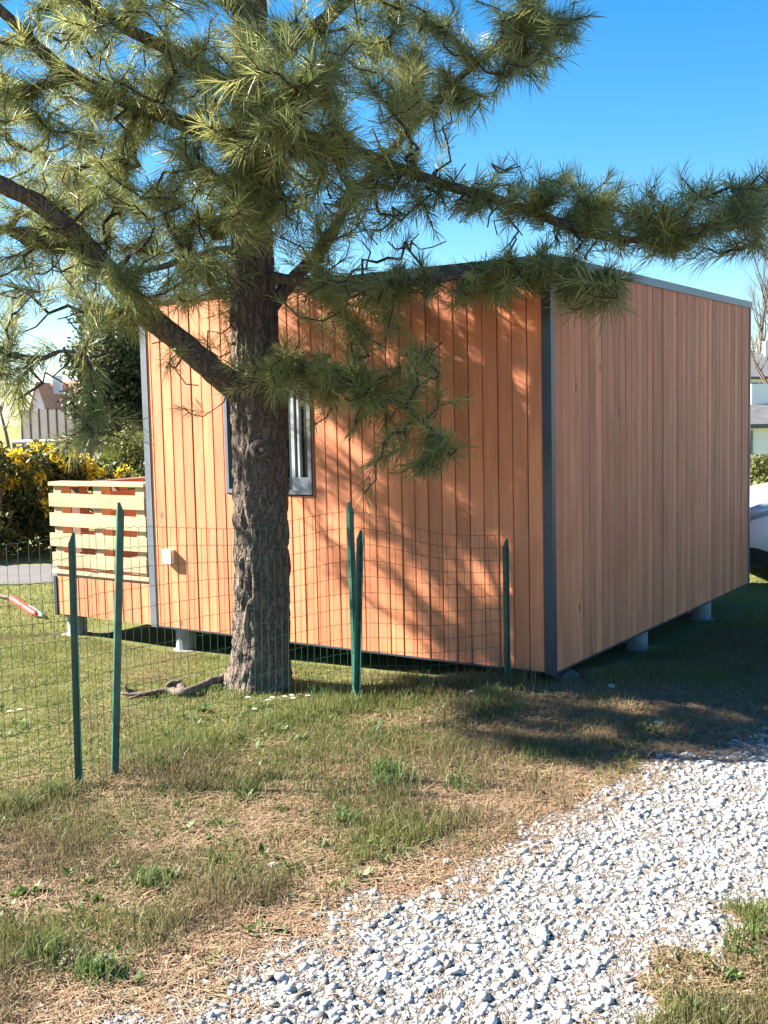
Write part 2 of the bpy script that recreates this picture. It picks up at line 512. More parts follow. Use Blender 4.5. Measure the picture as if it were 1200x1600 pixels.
# window wall: a dark membrane panel with boards on it
mb = MB()
mb.box(0.004, 0.05, 0.03, WY0, ZB + 0.01, ZTOP - 0.04)
mb.box(0.004, 0.05, WY1, LV - 0.03, ZB + 0.01, ZTOP - 0.04)
mb.box(0.004, 0.05, WY0, WY1, ZB + 0.01, WZ0)
mb.box(0.004, 0.05, WY0, WY1, WZ1, ZTOP - 0.04)
wall1 = mb.build('wall', M['backing'], cabin)
wall1['label'] = 'sunlit orange board wall with the window'
y = 0.036
while y < LV - 0.06:
    w = min(PITCH, LV - 0.055 - y) / PITCH
    y1 = y + 0.0955 * w
    jit = random.uniform(-0.003, 0.003)
    if y1 > WY0 and y < WY1:
        put_board(wall1, (jit, y, ZB), 0, WZ0 - 0.01 - ZB, w)
        put_board(wall1, (jit, y, WZ1 + 0.01), 0, ZTOP - 0.05 - WZ1 - 0.01, w)
        # slivers of the boards beside the window run past it
        if y < WY0 - 0.01: put_board(wall1, (jit, y, WZ0 - 0.009), 0, WZ1 - WZ0 + 0.018, (WY0 - 0.002 - y) / 0.094)
        if y1 > WY1 + 0.01: put_board(wall1, (jit, WY1 + 0.002, WZ0 - 0.009), 0, WZ1 - WZ0 + 0.018, (y1 - WY1 - 0.002) / 0.094)
    else:
        put_board(wall1, (jit, y, ZB), 0, ZTOP - 0.05 - ZB, w)
    y += PITCH
# shaded wall, looking to local -y
mb = MB()
mb.box(0.03, LU - 0.03, 0.004, 0.05, ZB + 0.01, ZTOP - 0.04)
wall2 = mb.build('wall', M['backing'], cabin)
wall2['label'] = 'shaded board wall facing the drive'
x = 0.022
while x < LU - 0.03:
    w = min(PITCH, LU - 0.02 - x) / PITCH
    jit = random.uniform(-0.003, 0.003)
    # rotate +90 deg: board front -x -> -y ; board width +y -> -x
    put_board(wall2, (x + 0.0955 * w, jit, ZB), math.pi / 2, ZTOP - 0.05 - ZB, w)
    x += PITCH
# two unseen walls, plain panels with boards
mb = MB(); mb.box(LU - 0.05, LU - 0.004, 0.03, LV - 0.03, ZB + 0.01, ZTOP - 0.04)
mb.build('wall', M['larch'], cabin)
mb = MB(); mb.box(0.03, LU - 0.03, LV - 0.05, LV - 0.004, ZB + 0.01, ZTOP - 0.04)
mb.build('wall', M['larch'], cabin)
# trims
def part(name, boxes, material, parent=cabin):
    mb = MB()
    for b_ in boxes: mb.box(*b_)
    return mb.build(name, material, parent)
part('corner_trim', [(-TH - 0.008, 0.0, -TH - 0.006, 0.030, ZB - 0.012, ZTOP - 0.03), (0.0, 0.018, -TH - 0.006, 0.0, ZB - 0.012, ZTOP - 0.03)], M['steel_trim'])
part('corner_trim', [(-TH - 0.008, 0.02, LV - 0.056, LV + 0.004, ZB - 0.012, ZTOP - 0.03)], M['grey_frame'])
part('corner_trim', [(LU - 0.018, LU + 0.012, -TH - 0.006, 0.02, ZB - 0.012, ZTOP - 0.03)], M['grey_frame'])
part('corner_trim', [(LU - 0.02, LU + 0.01, LV - 0.05, LV + 0.01, ZB - 0.012, ZTOP - 0.03)], M['grey_frame'])
part('floor_frame', [(0.02, LU - 0.02, 0.02, LV - 0.02, ZB - 0.01, ZB + 0.008)], M['backing'])
part('base_trim', [(-TH - 0.004, 0.02, 0.056, LV - 0.058, ZB - 0.012, ZB - 0.001)], M['steel_trim'])
part('base_trim', [(0.02, LU - 0.02, -TH - 0.003, 0.015, ZB - 0.012, ZB - 0.001)], M['steel_trim'])
roof = part('roof', [(0.0, LU, 0.0, LV, ZTOP - 0.04, ZTOP - 0.006)], M['slate'])
part('flashing', [(-0.035, 0.0, -0.035, LV + 0.02, ZTOP - 0.055, ZTOP)], M['steel_trim'], roof)
part('flashing', [(0.0, LU + 0.02, -0.035, 0.0, ZTOP - 0.055, ZTOP)], M['grey_frame'], roof)
part('flashing', [(LU, LU + 0.02, 0.0, LV + 0.02, ZTOP - 0.055, ZTOP)], M['grey_frame'], roof)
part('flashing', [(0.0, LU, LV, LV + 0.02, ZTOP - 0.055, ZTOP)], M['grey_frame'], roof)

# window: outer frame, dark panes, an ajar pale sash, a grey lower panel
win = empty('window', (0, 0, 0), 0, cabin)
ft = 0.028
yf0, yf1 = WY0, WY1
X0, X1 = -TH - 0.012, 0.05
part('frame', [(X0, X1, yf0, yf0 + ft, WZ0, WZ1), (X0, X1, yf1 - ft, yf1, WZ0, WZ1),
               (X0, X1, yf0 + ft, yf1 - ft, WZ0, WZ0 + ft), (X0, X1, yf0 + ft, yf1 - ft, WZ1 - ft, WZ1)], M['grey_frame'], win)
ym, _ = on_window_wall(449, 700)
part('mullion', [(X0 + 0.02, X1, ym, ym + 0.03, WZ0 + ft, WZ1 - ft)], M['steel_trim'], win)
part('pane', [(0.035, 0.041, ym + 0.03, yf1 - ft, WZ0 + ft, WZ1 - ft)], M['pane'], win)
zp = on_window_wall(470, 746)[1]
part('pane', [(0.035, 0.041, yf0 + ft, ym, zp, WZ1 - ft)], M['pane'], win)
part('lower_panel', [(0.0, 0.04, yf0 + ft, ym, WZ0 + ft, zp)], M['grey_frame'], win)
y1s, _ = on_window_wall(452, 700); y2s, _ = on_window_wall(460, 700); y3s, _ = on_window_wall(464, 700); y4s, _ = on_window_wall(467, 700)
zs = on_window_wall(460, 640)[1]
sash = part('sash', [(0.0, 0.034, y2s, y1s, zp, WZ1 - ft), (0.006, 0.034, y4s, y3s, zp, WZ1 - ft)], M['light_frame'], win)
part('window_back', [(0.06, 0.07, yf0 - 0.02, yf1 + 0.02, WZ0 - 0.02, WZ1 + 0.02)], M['backing'], win)
# white outlet box
by, bz = on_window_wall(270, 868)
part('outlet_box', [(-TH - 0.045, -TH - 0.001, by - 0.04, by + 0.04, bz - 0.055, bz + 0.05)], M['white_plastic'])

# deck on the left end of the same platform
DZ = on_window_wall(120, 902)[1]
deck = empty('deck', (0, 0, 0), 0, cabin)
dw = part('skirt', [(0.004, 0.05, LV + 0.01, LDECK - 0.02, ZB + 0.01, DZ - 0.01)], M['backing'], deck)
y = LV + 0.012
while y < LDECK - 0.03:
    w = min(PITCH, LDECK - 0.02 - y) / PITCH
    put_board(dw, (random.uniform(-0.001, 0.001), y, ZB), 0, DZ - ZB, w)
    y += PITCH
part('corner_trim', [(-TH - 0.008, 0.03, LDECK - 0.018, LDECK + 0.012, ZB - 0.012, DZ)], M['steel_trim'], deck)
part('end_skirt', [(0.03, LU, LDECK - 0.02, LDECK, ZB, DZ - 0.002)], M['larch'], deck)
x = 0.0
while x < LU - 0.1:
    part('deck_plank', [(x, x + 0.135, LV + 0.006, LDECK + 0.004, DZ, DZ + 0.024)], M['pallet'], deck)
    x += 0.142

# piers
def pier(lx, ly, r=0.078):
    P = Vector((C0.x, C0.y, 0)) + UD * lx + VD * ly
    g = float(gz(P.x, P.y))
    mb = MB()
    n = 18
    for z0, z1, rr in ((g - 0.12, ZB - 0.022, r), (ZB - 0.026, ZB - 0.012, r * 1.25)):
        mb.prism([(rr * math.cos(2 * math.pi * k / n), rr * math.sin(2 * math.pi * k / n)) for k in range(n)], z0, z1)
    o = mb.build('pier', M['pvc'], cabin, (lx, ly, 0))
    mb = MB()
    k0 = 11
    poly = [((r * 1.25 + 0.05 * random.random()) * math.cos(2 * math.pi * k / k0), (r * 1.25 + 0.05 * random.random()) * math.sin(2 * math.pi * k / k0)) for k in range(k0)]
    mb.prism(poly, g - 0.1, g + 0.006)
    mb.build('footing', M['concrete'], o)
for ly in (0.35, 0.35 + (LV - 0.7) * 0.42, on_window_wall(276, 985)[0] , LDECK - 0.10):
    for lx in (0.10, LU * 0.48, LU - 0.55):
        if lx > 0.2 or ly > 2.2: pier(lx, ly)
for lx in (1.62, 3.05):
    pier(lx, 0.10)

# pallet railings on the deck
def pallet_railing(name, label, origin, xaxis, length, zmin, zmax, sides=2, mt='pallet'):
    """two-faced pallet stood on edge; local x along it, local y = thickness away"""
    o = empty(name)
    o.matrix_world = frame_at(origin, xaxis)
    tag(o, label, 'railing', 'pallet railings on the deck')
    hh = zmax - zmin
    k = 5
    rows = [(0.0, 0.028)] + [(hh * (0.083 + 0.2155 * i), hh * (0.083 + 0.2155 * i) + hh * 0.142) for i in range(4)] + [(hh - 0.03, hh)]
    for side, yo in ((0, 0.0), (1, 0.118))[:sides]:
        for i, (z0, z1) in enumerate(rows):
            if side == 1 and i in (0, 5): continue
            mb = MB()
            e0, e1 = random.uniform(-0.012, 0.012), random.uniform(-0.012, 0.012)
            t = random.uniform(-0.004, 0.004)
            wd = 0.022 if i not in (0, 5) else 0.14
            mb.hexa([(e0, yo, z0 + t), (length + e1, yo, z0 - t), (length + e1, yo + wd, z0 - t), (e0, yo + wd, z0 + t),
                     (e0, yo, z1 + t), (length + e1, yo, z1 - t), (length + e1, yo + wd, z1 - t), (e0, yo + wd, z1 + t)])
            mb.build('slat', M[mt], o)
    n = max(2, int(round(length / 0.5)) + 1)
    for i in range(n):
        xx = 0.03 + (length - 0.06 - 0.09) * i / (n - 1)
        mb = MB(); mb.box(xx, xx + 0.09, 0.0225, 0.1175, 0.0285, hh - 0.0305)
        mb.build('upright', M[mt], o)
    return o
ZR = on_window_wall(85, 752)[1]
base = Vector((C0.x, C0.y, DZ + 0.025))
pallet_railing('pallet_railing', 'bare wood pallet stood on edge as railing along the front of the deck', base + VD * (LDECK + 0.02) + UD * -0.03, -VD, LDECK - LV - 0.0, DZ + 0.025, ZR, 1)
pallet_railing('pallet_railing', 'shade-darkened pallet railing closing the far left end of the deck behind the front one', base + VD * (LDECK - 0.13) + UD * 0.14, UD, 2.35, DZ + 0.025, ZR - 0.02, 1, 'shaded_pallet')

# ------------------------------------------------------------------ pine tree
TB = onz(405, 1078)
TY = TB.y
pine = empty('pine_tree', (TB.x, TB.y, 0))
tag(pine, 'tall pine with rough dark trunk standing in front of the window wall', 'tree')
def loc_(P): return Vector(P) - Vector((TB.x, TB.y, 0))

def catmull(pts, rads, step):
    P = [Vector(p) for p in pts]
    out, ro = [], []
    for i in range(len(P) - 1):
        p0, p1, p2, p3 = P[max(i - 1, 0)], P[i], P[i + 1], P[min(i + 2, len(P) - 1)]
        n = max(1, int((p2 - p1).length / step))
        for k in range(n):
            t = k / n
            q = 0.5 * ((2 * p1) + (p2 - p0) * t + (2 * p0 - 5 * p1 + 4 * p2 - p3) * t * t + (3 * p1 - p0 - 3 * p2 + p3) * t ** 3)
            out.append(q); ro.append(rads[i] * (1 - t) + rads[i + 1] * t)
    out.append(P[-1]); ro.append(rads[-1])
    return out, ro

tr_pts = [aty(405, 1100, TY), aty(405, 1060, TY), aty(407, 1000, TY), aty(409, 900, TY), aty(407, 760, TY), aty(405, 650, TY), aty(400, 560, TY), aty(396, 450, TY), aty(394, 300, TY), aty(391, 150, TY), aty(390, 0, TY)]
tr_rad = [0.235, 0.198, 0.176, 0.168, 0.165, 0.166, 0.148, 0.128, 0.118, 0.106, 0.098]
top = tr_pts[-1]
for k, (dz, dx, dy, rr) in enumerate(((0.8, 0.02, 0.03, 0.085), (1.6, 0.06, 0.02, 0.065), (2.4, 0.05, 0.05, 0.045), (3.1, 0.1, 0.03, 0.02))):
    tr_pts.append(top + Vector((dx, dy, dz))); tr_rad.append(rr)
tp, tr_ = catmull(tr_pts, tr_rad, 0.02)

def bark_tube(pts, rads, nseg, amp, seed=0.0, flare=None):
    """tube with real bark plates: ridges along the stem broken by cross cracks"""
    vs = np.zeros((len(pts), nseg, 3), np.float32)
    prev = Vector((0, -1, 0))
    s = 0.0
    for i, p in enumerate(pts):
        t = (pts[min(i + 1, len(pts) - 1)] - pts[max(i - 1, 0)]).normalized()
        x = (prev - t * prev.dot(t)).normalized(); prev = x
        y = t.cross(x)
        if i: s += (p - pts[i - 1]).length
        for k in range(nseg):
            a = 2 * math.pi * k / nseg
            d = x * math.cos(a) + y * math.sin(a)
            q = Vector((math.cos(a) * rads[i] * 22, math.sin(a) * rads[i] * 22, s * 5.0 + seed))
            q2 = q + Vector(mnoise.noise_vector(q * 0.8)) * 0.7
            dist = mnoise.voronoi(q2)[0]
            plate = min(1.0, (dist[1] - dist[0]) * 2.6)
            r_ = rads[i] + amp * (plate - 0.6) + amp * 0.7 * mnoise.noise(q * 2.3) + rads[i] * 0.05 * mnoise.noise(Vector((math.cos(a), math.sin(a), s * 1.3 + seed)))
            if flare: r_ *= flare(s, a)
            vs[i, k] = p + d * r_
    n = len(pts)
    I, K = np.meshgrid(np.arange(n - 1), np.arange(nseg), indexing='ij')
    a = I * nseg + K; b = I * nseg + (K + 1) % nseg
    q = np.stack([a, b, b + nseg, a + nseg], -1).reshape(-1, 4)
    return vs.reshape(-1, 3), q
off = np.array([TB.x, TB.y, 0], np.float32)
cut = next(i for i, p in enumerate(tp) if p.z > 4.6)
V1, Q1 = bark_tube(tp, tr_, 90, 0.018, 0, lambda s, a: 1 + max(0, 0.30 - s) * 0.55 * (1 + 0.8 * math.cos(a * 5 + 1)))
trunk = np_mesh('trunk', V1 - off, np.zeros((0, 3), np.int32), M['bark'], pine, quads=Q1, smooth=True)
# scar of a cut branch with a swollen rim
scp = aty(408, 703, TY - 0.168)
mb = MB()
ringp = []
for ring, (rr, dy) in enumerate(((0.088, 0.035), (0.07, -0.004), (0.045, -0.024), (0.03, -0.020), (0.02, -0.006))):
    ringp.append([scp + Vector((rr * 1.0 * math.cos(t) * (1 + 0.14 * math.sin(3 * t + ring)), dy, rr * 0.85 * math.sin(t) * (1 + 0.1 * math.cos(4 * t)))) for t in [2 * math.pi * k / 16 for k in range(16)]])
vs = [loc_(v) for r_ in ringp for v in r_]
fs = [(i * 16 + k, (i + 1) * 16 + k, (i + 1) * 16 + (k + 1) % 16, i * 16 + (k + 1) % 16) for i in range(4) for k in range(16)]
fs.append(tuple(64 + k for k in range(16)))
mb.add(vs, fs, True)
mb.build('branch_scar', M['bark'], trunk)
mb = MB(); mb.tube([loc_(scp + Vector((0, -0.002, 0))), loc_(scp + Vector((0.002, -0.016, 0.002)))], [0.02, 0.014], 9)
mb.build('cut_stub', M['scar'], trunk)

# limbs: photo positions with their own depth. (px, py, Y)
def limb(pts, rads): return [aty(*p) for p in pts], rads
T = TY
LIMBS = [
    limb([(375, 612, T), (340, 585, T - .08), (270, 525, T - .18), (205, 470, T - .28), (150, 400, T - .40), (70, 325, T - .5), (0, 288, T - .62), (-110, 230, T - .75), (-230, 190, T - .85)], [.085, .078, .07, .066, .06, .05, .045, .035, .018]),
    limb([(375, 225, T), (320, 205, T - .12), (265, 185, T - .22), (200, 160, T - .32), (120, 122, T - .4), (60, 75, T - .45), (0, 15, T - .5), (-90, -60, T - .6)], [.055, .05, .044, .04, .038, .034, .03, .02]),
    limb([(380, 150, T), (330, 115, T - .2), (260, 75, T - .38), (190, 40, T - .5), (120, -10, T - .6), (40, -70, T - .65)], [.045, .042, .037, .032, .027, .015]),
    limb([(395, 130, T), (445, 80, T - .05), (500, 38, T - .08), (560, -15, T - .1), (660, -70, T - .1), (780, -110, T - .1)], [.05, .046, .042, .036, .028, .015]),
    limb([(405, 240, T), (470, 215, T - .2), (540, 230, T - .35), (610, 258, T - .42), (700, 290, T - .48), (810, 322, T - .5), (910, 360, T - .5), (1010, 375, T - .5), (1110, 350, T - .45), (1200, 320, T - .4), (1270, 300, T - .4)], [.042, .04, .036, .032, .03, .028, .025, .02, .016, .012, .008]),
    limb([(410, 500, T), (455, 440, T + .10), (505, 385, T + .12), (540, 325, T + .12), (590, 262, T + .1), (650, 190, T + .05), (720, 120, T), (800, 60, T - .05), (880, 30, T - .1)], [.048, .044, .038, .034, .03, .025, .02, .015, .008]),
    limb([(400, 330, T), (380, 300, T - .4), (400, 250, T - .75), (430, 200, T - 1.0), (450, 150, T - 1.15)], [.035, .03, .025, .02, .01]),
    limb([(395, 400, T), (360, 390, T - .3), (310, 400, T - .55), (240, 420, T - .75), (180, 430, T - .9)], [.03, .026, .022, .017, .008]),
    limb([(410, 430, T), (470, 440, T - .3), (560, 450, T - .5), (660, 440, T - .62), (760, 425, T - .68), (860, 430, T - .7), (960, 440, T - .7)], [.034, .03, .026, .022, .018, .014, .008]),
    limb([(410, 560, T), (440, 560, T - .3), (500, 580, T - .5), (570, 610, T - .6), (640, 640, T - .65), (690, 690, T - .68)], [.03, .026, .021, .016, .012, .007]),
    limb([(380, 20, T), (300, -40, T - .3), (180, -110, T - .5), (40, -180, T - .6), (-100, -220, T - .6)], [.045, .04, .034, .025, .012]),
    limb([(390, -60, T), (500, -130, T + .1), (640, -190, T + .2), (760, -220, T + .2)], [.045, .038, .028, .012]),
    limb([(388, -160, T), (340, -260, T - .5), (280, -330, T - .9)], [.04, .03, .012]),
    limb([(390, -200, T), (470, -300, T + .5), (520, -380, T + .8)], [.035, .026, .012]),
    limb([(-30, 270, T - .65), (-70, 380, T - .75), (-60, 480, T - .8), (0, 545, T - .85), (60, 560, T - .88), (100, 548, T - .9), (140, 560, T - .9)], [.03, .026, .022, .018, .015, .011, .006]),
]
limb_data = []
NP, NPAR, NLIMB, NW = [], [], [], []                  # growth nodes
for li, (pts, rads) in enumerate(LIMBS):
    p, r_ = catmull(pts, rads, 0.025)
    limb_data.append((p, r_))
    for i in range(4, len(p), 3):
        NP.append(tuple(p[i])); NPAR.append(-1); NLIMB.append(li)
for i in range(0, len(tp), 6):
    if tp[i].z > 2.25:
        NP.append(tuple(tp[i])); NPAR.append(-1); NLIMB.append(len(LIMBS))
NP = list(NP)

# foliage volumes: (px, py, Y, rx px, ry px, rY m, tufts)
VOL = [
    (120, 80, T - .3, 200, 120, .9, 116), (310, 60, T - .5, 150, 110, .8, 75), (420, 150, T - 1.0, 120, 120, .45, 68),
    (540, 190, T - .8, 130, 120, .5, 68), (590, 70, T - .3, 130, 100, .6, 58), (740, 60, T - .15, 160, 85, .6, 71), (850, 50, T - .1, 70, 60, .4, 20), (690, 150, T - .1, 90, 60, .4, 26),
    (70, 240, T - .2, 140, 110, .8, 71), (220, 250, T - .3, 120, 110, .8, 61), (390, 290, T - .75, 75, 120, .3, 34), (330, 330, T + .4, 110, 90, .35, 29), (180, 360, T + .45, 120, 80, .35, 26),
    (500, 320, T - .6, 120, 80, .5, 41), (290, 430, T - .7, 120, 50, .4, 30), (60, 430, T - .4, 100, 90, .5, 29),
    (630, 320, T - .4, 80, 60, .4, 19), (790, 300, T - .5, 90, 40, .3, 24), (880, 320, T - .5, 90, 50, .35, 31),
    (960, 350, T - .5, 90, 65, .4, 34), (1080, 345, T - .45, 110, 70, .45, 58), (1170, 330, T - .4, 60, 70, .4, 27),
    (560, 470, T - .55, 130, 60, .4, 41), (700, 440, T - .62, 110, 40, .35, 29), (830, 430, T - .7, 90, 38, .3, 32), (930, 455, T - .72, 75, 34, .25, 24),
    (440, 590, T - .48, 90, 60, .25, 29), (550, 620, T - .55, 80, 65, .25, 31), (640, 700, T - .65, 80, 50, .2, 17), (640, 580, T - .6, 70, 60, .25, 19),
    (5, 590, T - .85, 40, 90, .25, 15), (130, 680, T - .9, 80, 35, .15, 10), (190, 480, T - .55, 55, 45, .25, 14),
    # above and beside the frame
    (-150, 150, T - .4, 130, 170, .7, 70), (60, -120, T - .5, 230, 90, .7, 60), (500, -110, T - .1, 280, 90, .7, 70),
    (350, -260, T - .3, 240, 90, .9, 60), (400, -420, T + .1, 190, 100, .8, 50), (420, -600, T + .1, 110, 110, .5, 30),
]
att = []
for px, py, Y, rx, ry, rY, n in VOL:
    c = aty(px, py, Y)
    sx, sz = rx * Y / FPX, ry * Y / FPX
    k = 0
    while k < n:
        q = rng.uniform(-1, 1, 3)
        if q @ q > 1: continue
        k += 1
        att.append((c.x + q[0] * sx, c.y + q[1] * rY, c.z + q[2] * sz))
for c, r_, n in (((-1.6, 7.5, 2.95), (.75, .35, .6), 45), ((-2.4, 7.8, 3.4), (.8, .4, .6), 36), ((-1.0, 7.3, 2.5), (.4, .25, .5), 20), ((-0.6, 7.3, 3.0), (.6, .25, .5), 24), ((-3.15, 7.6, 2.9), (.65, .45, .8), 60), ((-3.5, 6.9, 3.1), (.7, .4, .6), 90), ((-2.9, 7.95, 3.0), (.6, .3, .7), 50), ((-2.0, 7.7, 3.2), (.5, .3, .5), 22)):  # tufts added, partly out of frame, to dapple the wall and shade the ground
    k = 0
    while k < n:
        q = rng.uniform(-1, 1, 3)
        if q @ q > 1: continue
        k += 1
        att.append((c[0] + q[0] * r_[0], c[1] + q[1] * r_[1], c[2] + q[2] * r_[2]))
# a few photo-placed single tufts on long bare twigs
for px, py, Y in ((720, 625, T - .5), (705, 712, T - .7), (600, 690, T - .7), (570, 770, T - .62), (290, 640, T + .35), (150, 290, T - 1.1), (280, 550, T - .6), (160, 500, T - .85), (200, 660, T - .95), (100, 690, T - .95)):
    att.append(tuple(aty(px, py, Y)))
n_leafy = len(att)
# dead twigs without needles, thick inside the lower crown
for px, py, Y, rx, ry, rY, n in ((90, 430, T - .4, 110, 110, .5, 60), (250, 330, T - .3, 130, 90, .5, 45), (560, 360, T - .3, 110, 80, .4, 40), (720, 320, T - .35, 110, 70, .35, 40), (640, 200, T - .2, 80, 80, .4, 25), (870, 370, T - .5, 130, 40, .3, 30), (300, 560, T - .2, 90, 90, .3, 14), (620, 600, T - .5, 90, 80, .25, 20), (120, 580, T - .8, 90, 70, .2, 20)):
    c = aty(px, py, Y)
    for _ in range(n):
        q = rng.uniform(-1, 1, 3) * .8
        att.append((c.x + q[0] * rx * Y / FPX, c.y + q[1] * rY, c.z + q[2] * ry * Y / FPX))
att = np.array(att)
base_nodes = np.array(NP)
d0 = np.array([np.min(((base_nodes - a) ** 2).sum(1)) for a in att])
order = np.argsort(d0)
MAXN = 60000
arr = np.zeros((MAXN, 3)); cnt = len(NP); arr[:cnt] = base_nodes
par = np.full(MAXN, -1, np.int64); lim = np.zeros(MAXN, np.int64); lim[:cnt] = NLIMB
wgt = np.zeros(MAXN)
bare = set()
tips = []                                                # (node, limb)
for ai in order:
    a = att[ai]
    dd = ((arr[:cnt] - a) ** 2).sum(1)
    # twigs prefer to leave from below/behind: nodes above the tip cost a little more
    dd = dd * (1 + 0.6 * (arr[:cnt, 2] > a[2] + 0.1))
    j = int(np.argmin(dd))
    p0 = arr[j]; L = math.sqrt(((a - p0) ** 2).sum())
    n = max(1, int(L / 0.07))
    bend = rng.normal(0, 0.10, 3) * L + np.array([0, 0, -0.12 * L])
    prevn = j
    for k in range(1, n + 1):
        t = k / n
        q = p0 * (1 - t) + a * t + bend * (4 * t * (1 - t)) + (rng.normal(0, 0.006, 3) if k < n else 0)
        arr[cnt] = q; par[cnt] = prevn; lim[cnt] = lim[j]
        prevn = cnt; cnt += 1
    tips.append(prevn)
    if ai >= n_leafy: bare.add(prevn)
# pipe model
wgt[:] = 0
for t_ in tips: wgt[t_] += 1
for i in range(cnt - 1, -1, -1):
    if par[i] >= 0: wgt[par[i]] += wgt[i]
kids = np.zeros(cnt, int)
for i in range(cnt):
    if par[i] >= 0: kids[par[i]] += 1
rad_n = 0.0030 * np.sqrt(np.maximum(wgt[:cnt], 1)) + 0.0008

nl = len(LIMBS)
twig_mb = [MB() for _ in range(nl + 1)]
# chains: start at a child, follow the heaviest child
heavy = np.full(cnt, -1, np.int64)
for i in range(cnt):
    p = par[i]
    if p >= 0 and (heavy[p] < 0 or wgt[i] > wgt[heavy[p]]): heavy[p] = i
for i in range(cnt):
    p = par[i]
    if p < 0: continue
    if par[p] >= 0 and heavy[p] == i: continue            # continues another chain
    ch = [p, i]
    while heavy[ch[-1]] >= 0: ch.append(heavy[ch[-1]])
    rr = [min(rad_n[k], rad_n[i]) for k in ch]; rr[0] = rr[1]
    twig_mb[lim[i]].tube([Vector(arr[k]) - Vector((TB.x, TB.y, 0)) for k in ch], rr, 5, False)

# needle tufts
def needles(tip_nodes):
    A, Dv, Ln, Ct = [], [], [], []
    for t_ in tip_nodes:
        # axis along the last part of the twig
        k = t_; ax = None; back = []
        for _ in range(4):
            back.append(arr[k]); 
            if par[k] < 0: break
            k = par[k]
        back = np.array(back)
        ax = back[0] - back[-1]
        nrm = np.linalg.norm(ax)
        ax = ax / nrm if nrm > 1e-6 else np.array([0, 0, 1.0])
        ax = ax + np.array([0, 0, 0.15]) + rng.normal(0, 0.25, 3); ax /= np.linalg.norm(ax)
        n = int(rng.uniform(50, 90))
        s = rng.uniform(-0.19, 0.03, n)                   # along the twig tip
        base_ = back[0] + np.outer(s, ax)
        th = rng.uniform(0, 2 * math.pi, n)
        ang = np.radians(np.clip(rng.normal(33, 13, n) - s * 130, 6, 95))
        e1 = np.cross(ax, [0.3, 0.5, 0.8]); e1 /= np.linalg.norm(e1); e2 = np.cross(ax, e1)
        d = np.outer(np.cos(ang), ax) + (np.sin(ang) * np.cos(th))[:, None] * e1 + (np.sin(ang) * np.sin(th))[:, None] * e2
        A.append(base_); Dv.append(d)
        ln = rng.uniform(0.10, 0.16) * rng.uniform(0.75, 1.15, n)
        Ln.append(ln)
        g = rng.uniform(0, 1); 
        c0 = np.array([0.17, 0.215, 0.085]) * (1 - g) + np.array([0.40, 0.41, 0.15]) * g
        c = c0 * rng.uniform(0.7, 1.25, (n, 1))
        dead = rng.uniform(0, 1, n) < 0.04
        c[dead] = np.array([0.25, 0.15, 0.07])
        Ct.append(c)
    A = np.concatenate(A); Dv = np.concatenate(Dv); Ln = np.concatenate(Ln)[:, None]; Ct = np.concatenate(Ct)
    n = len(A)
    rnd = rng.normal(0, 1, (n, 3))
    side = np.cross(Dv, rnd); side /= np.linalg.norm(side, axis=1)[:, None] + 1e-9
    w = rng.uniform(0.0013, 0.0022, (n, 1))
    droop = np.array([[0, 0, -1.0]]) * Ln * rng.uniform(0.02, 0.16, (n, 1))
    mid = A + Dv * Ln * 0.55 + droop * 0.25
    tip = A + Dv * Ln + droop
    V = np.stack([A - side * w * 0.7, A + side * w * 0.7, mid - side * w, mid + side * w, tip], 1)
    b = np.arange(n)[:, None] * 5
    Tr = np.concatenate([b + np.array([[0, 1, 3]]), b + np.array([[0, 3, 2]]), b + np.array([[2, 3, 4]])])
    return V.reshape(-1, 3) - off, Tr, np.repeat(Ct, 5, 0)
tips_by = [[] for _ in range(nl + 1)]
for t_ in tips:
    if t_ not in bare: tips_by[lim[t_]].append(t_)
# extra tufts along the twigs a little behind the tip
for li in range(nl + 1):
    extra = []
    for t_ in tips_by[li]:
        if rng.uniform() < 0.45:
            k = t_
            for _ in range(3):
                if par[k] >= 0 and par[par[k]] >= 0: k = par[k]
            extra.append(k)
    tips_by[li] += extra
for li in range(nl + 1):
    if li < nl:
        p, r_ = limb_data[li]
        n_seg = 30 if r_[0] > 0.06 else 16
        Vl, Ql = bark_tube(p, r_, n_seg, 0.008 if r_[0] > 0.06 else 0.004, li * 7.3)
        lo = np_mesh('limb', Vl - off, np.zeros((0, 3), np.int32), M['bark'], pine, quads=Ql, smooth=True)
    else:
        lo = trunk
    if twig_mb[li].v:
        tw = twig_mb[li].build('twigs', M['twig_bark'], lo); tw['kind'] = 'stuff'
    if tips_by[li]:
        V, Tr, Ct = needles(tips_by[li])
        ne = np_mesh('needles', V, Tr, M['needle'], lo, col=Ct); ne['kind'] = 'stuff'

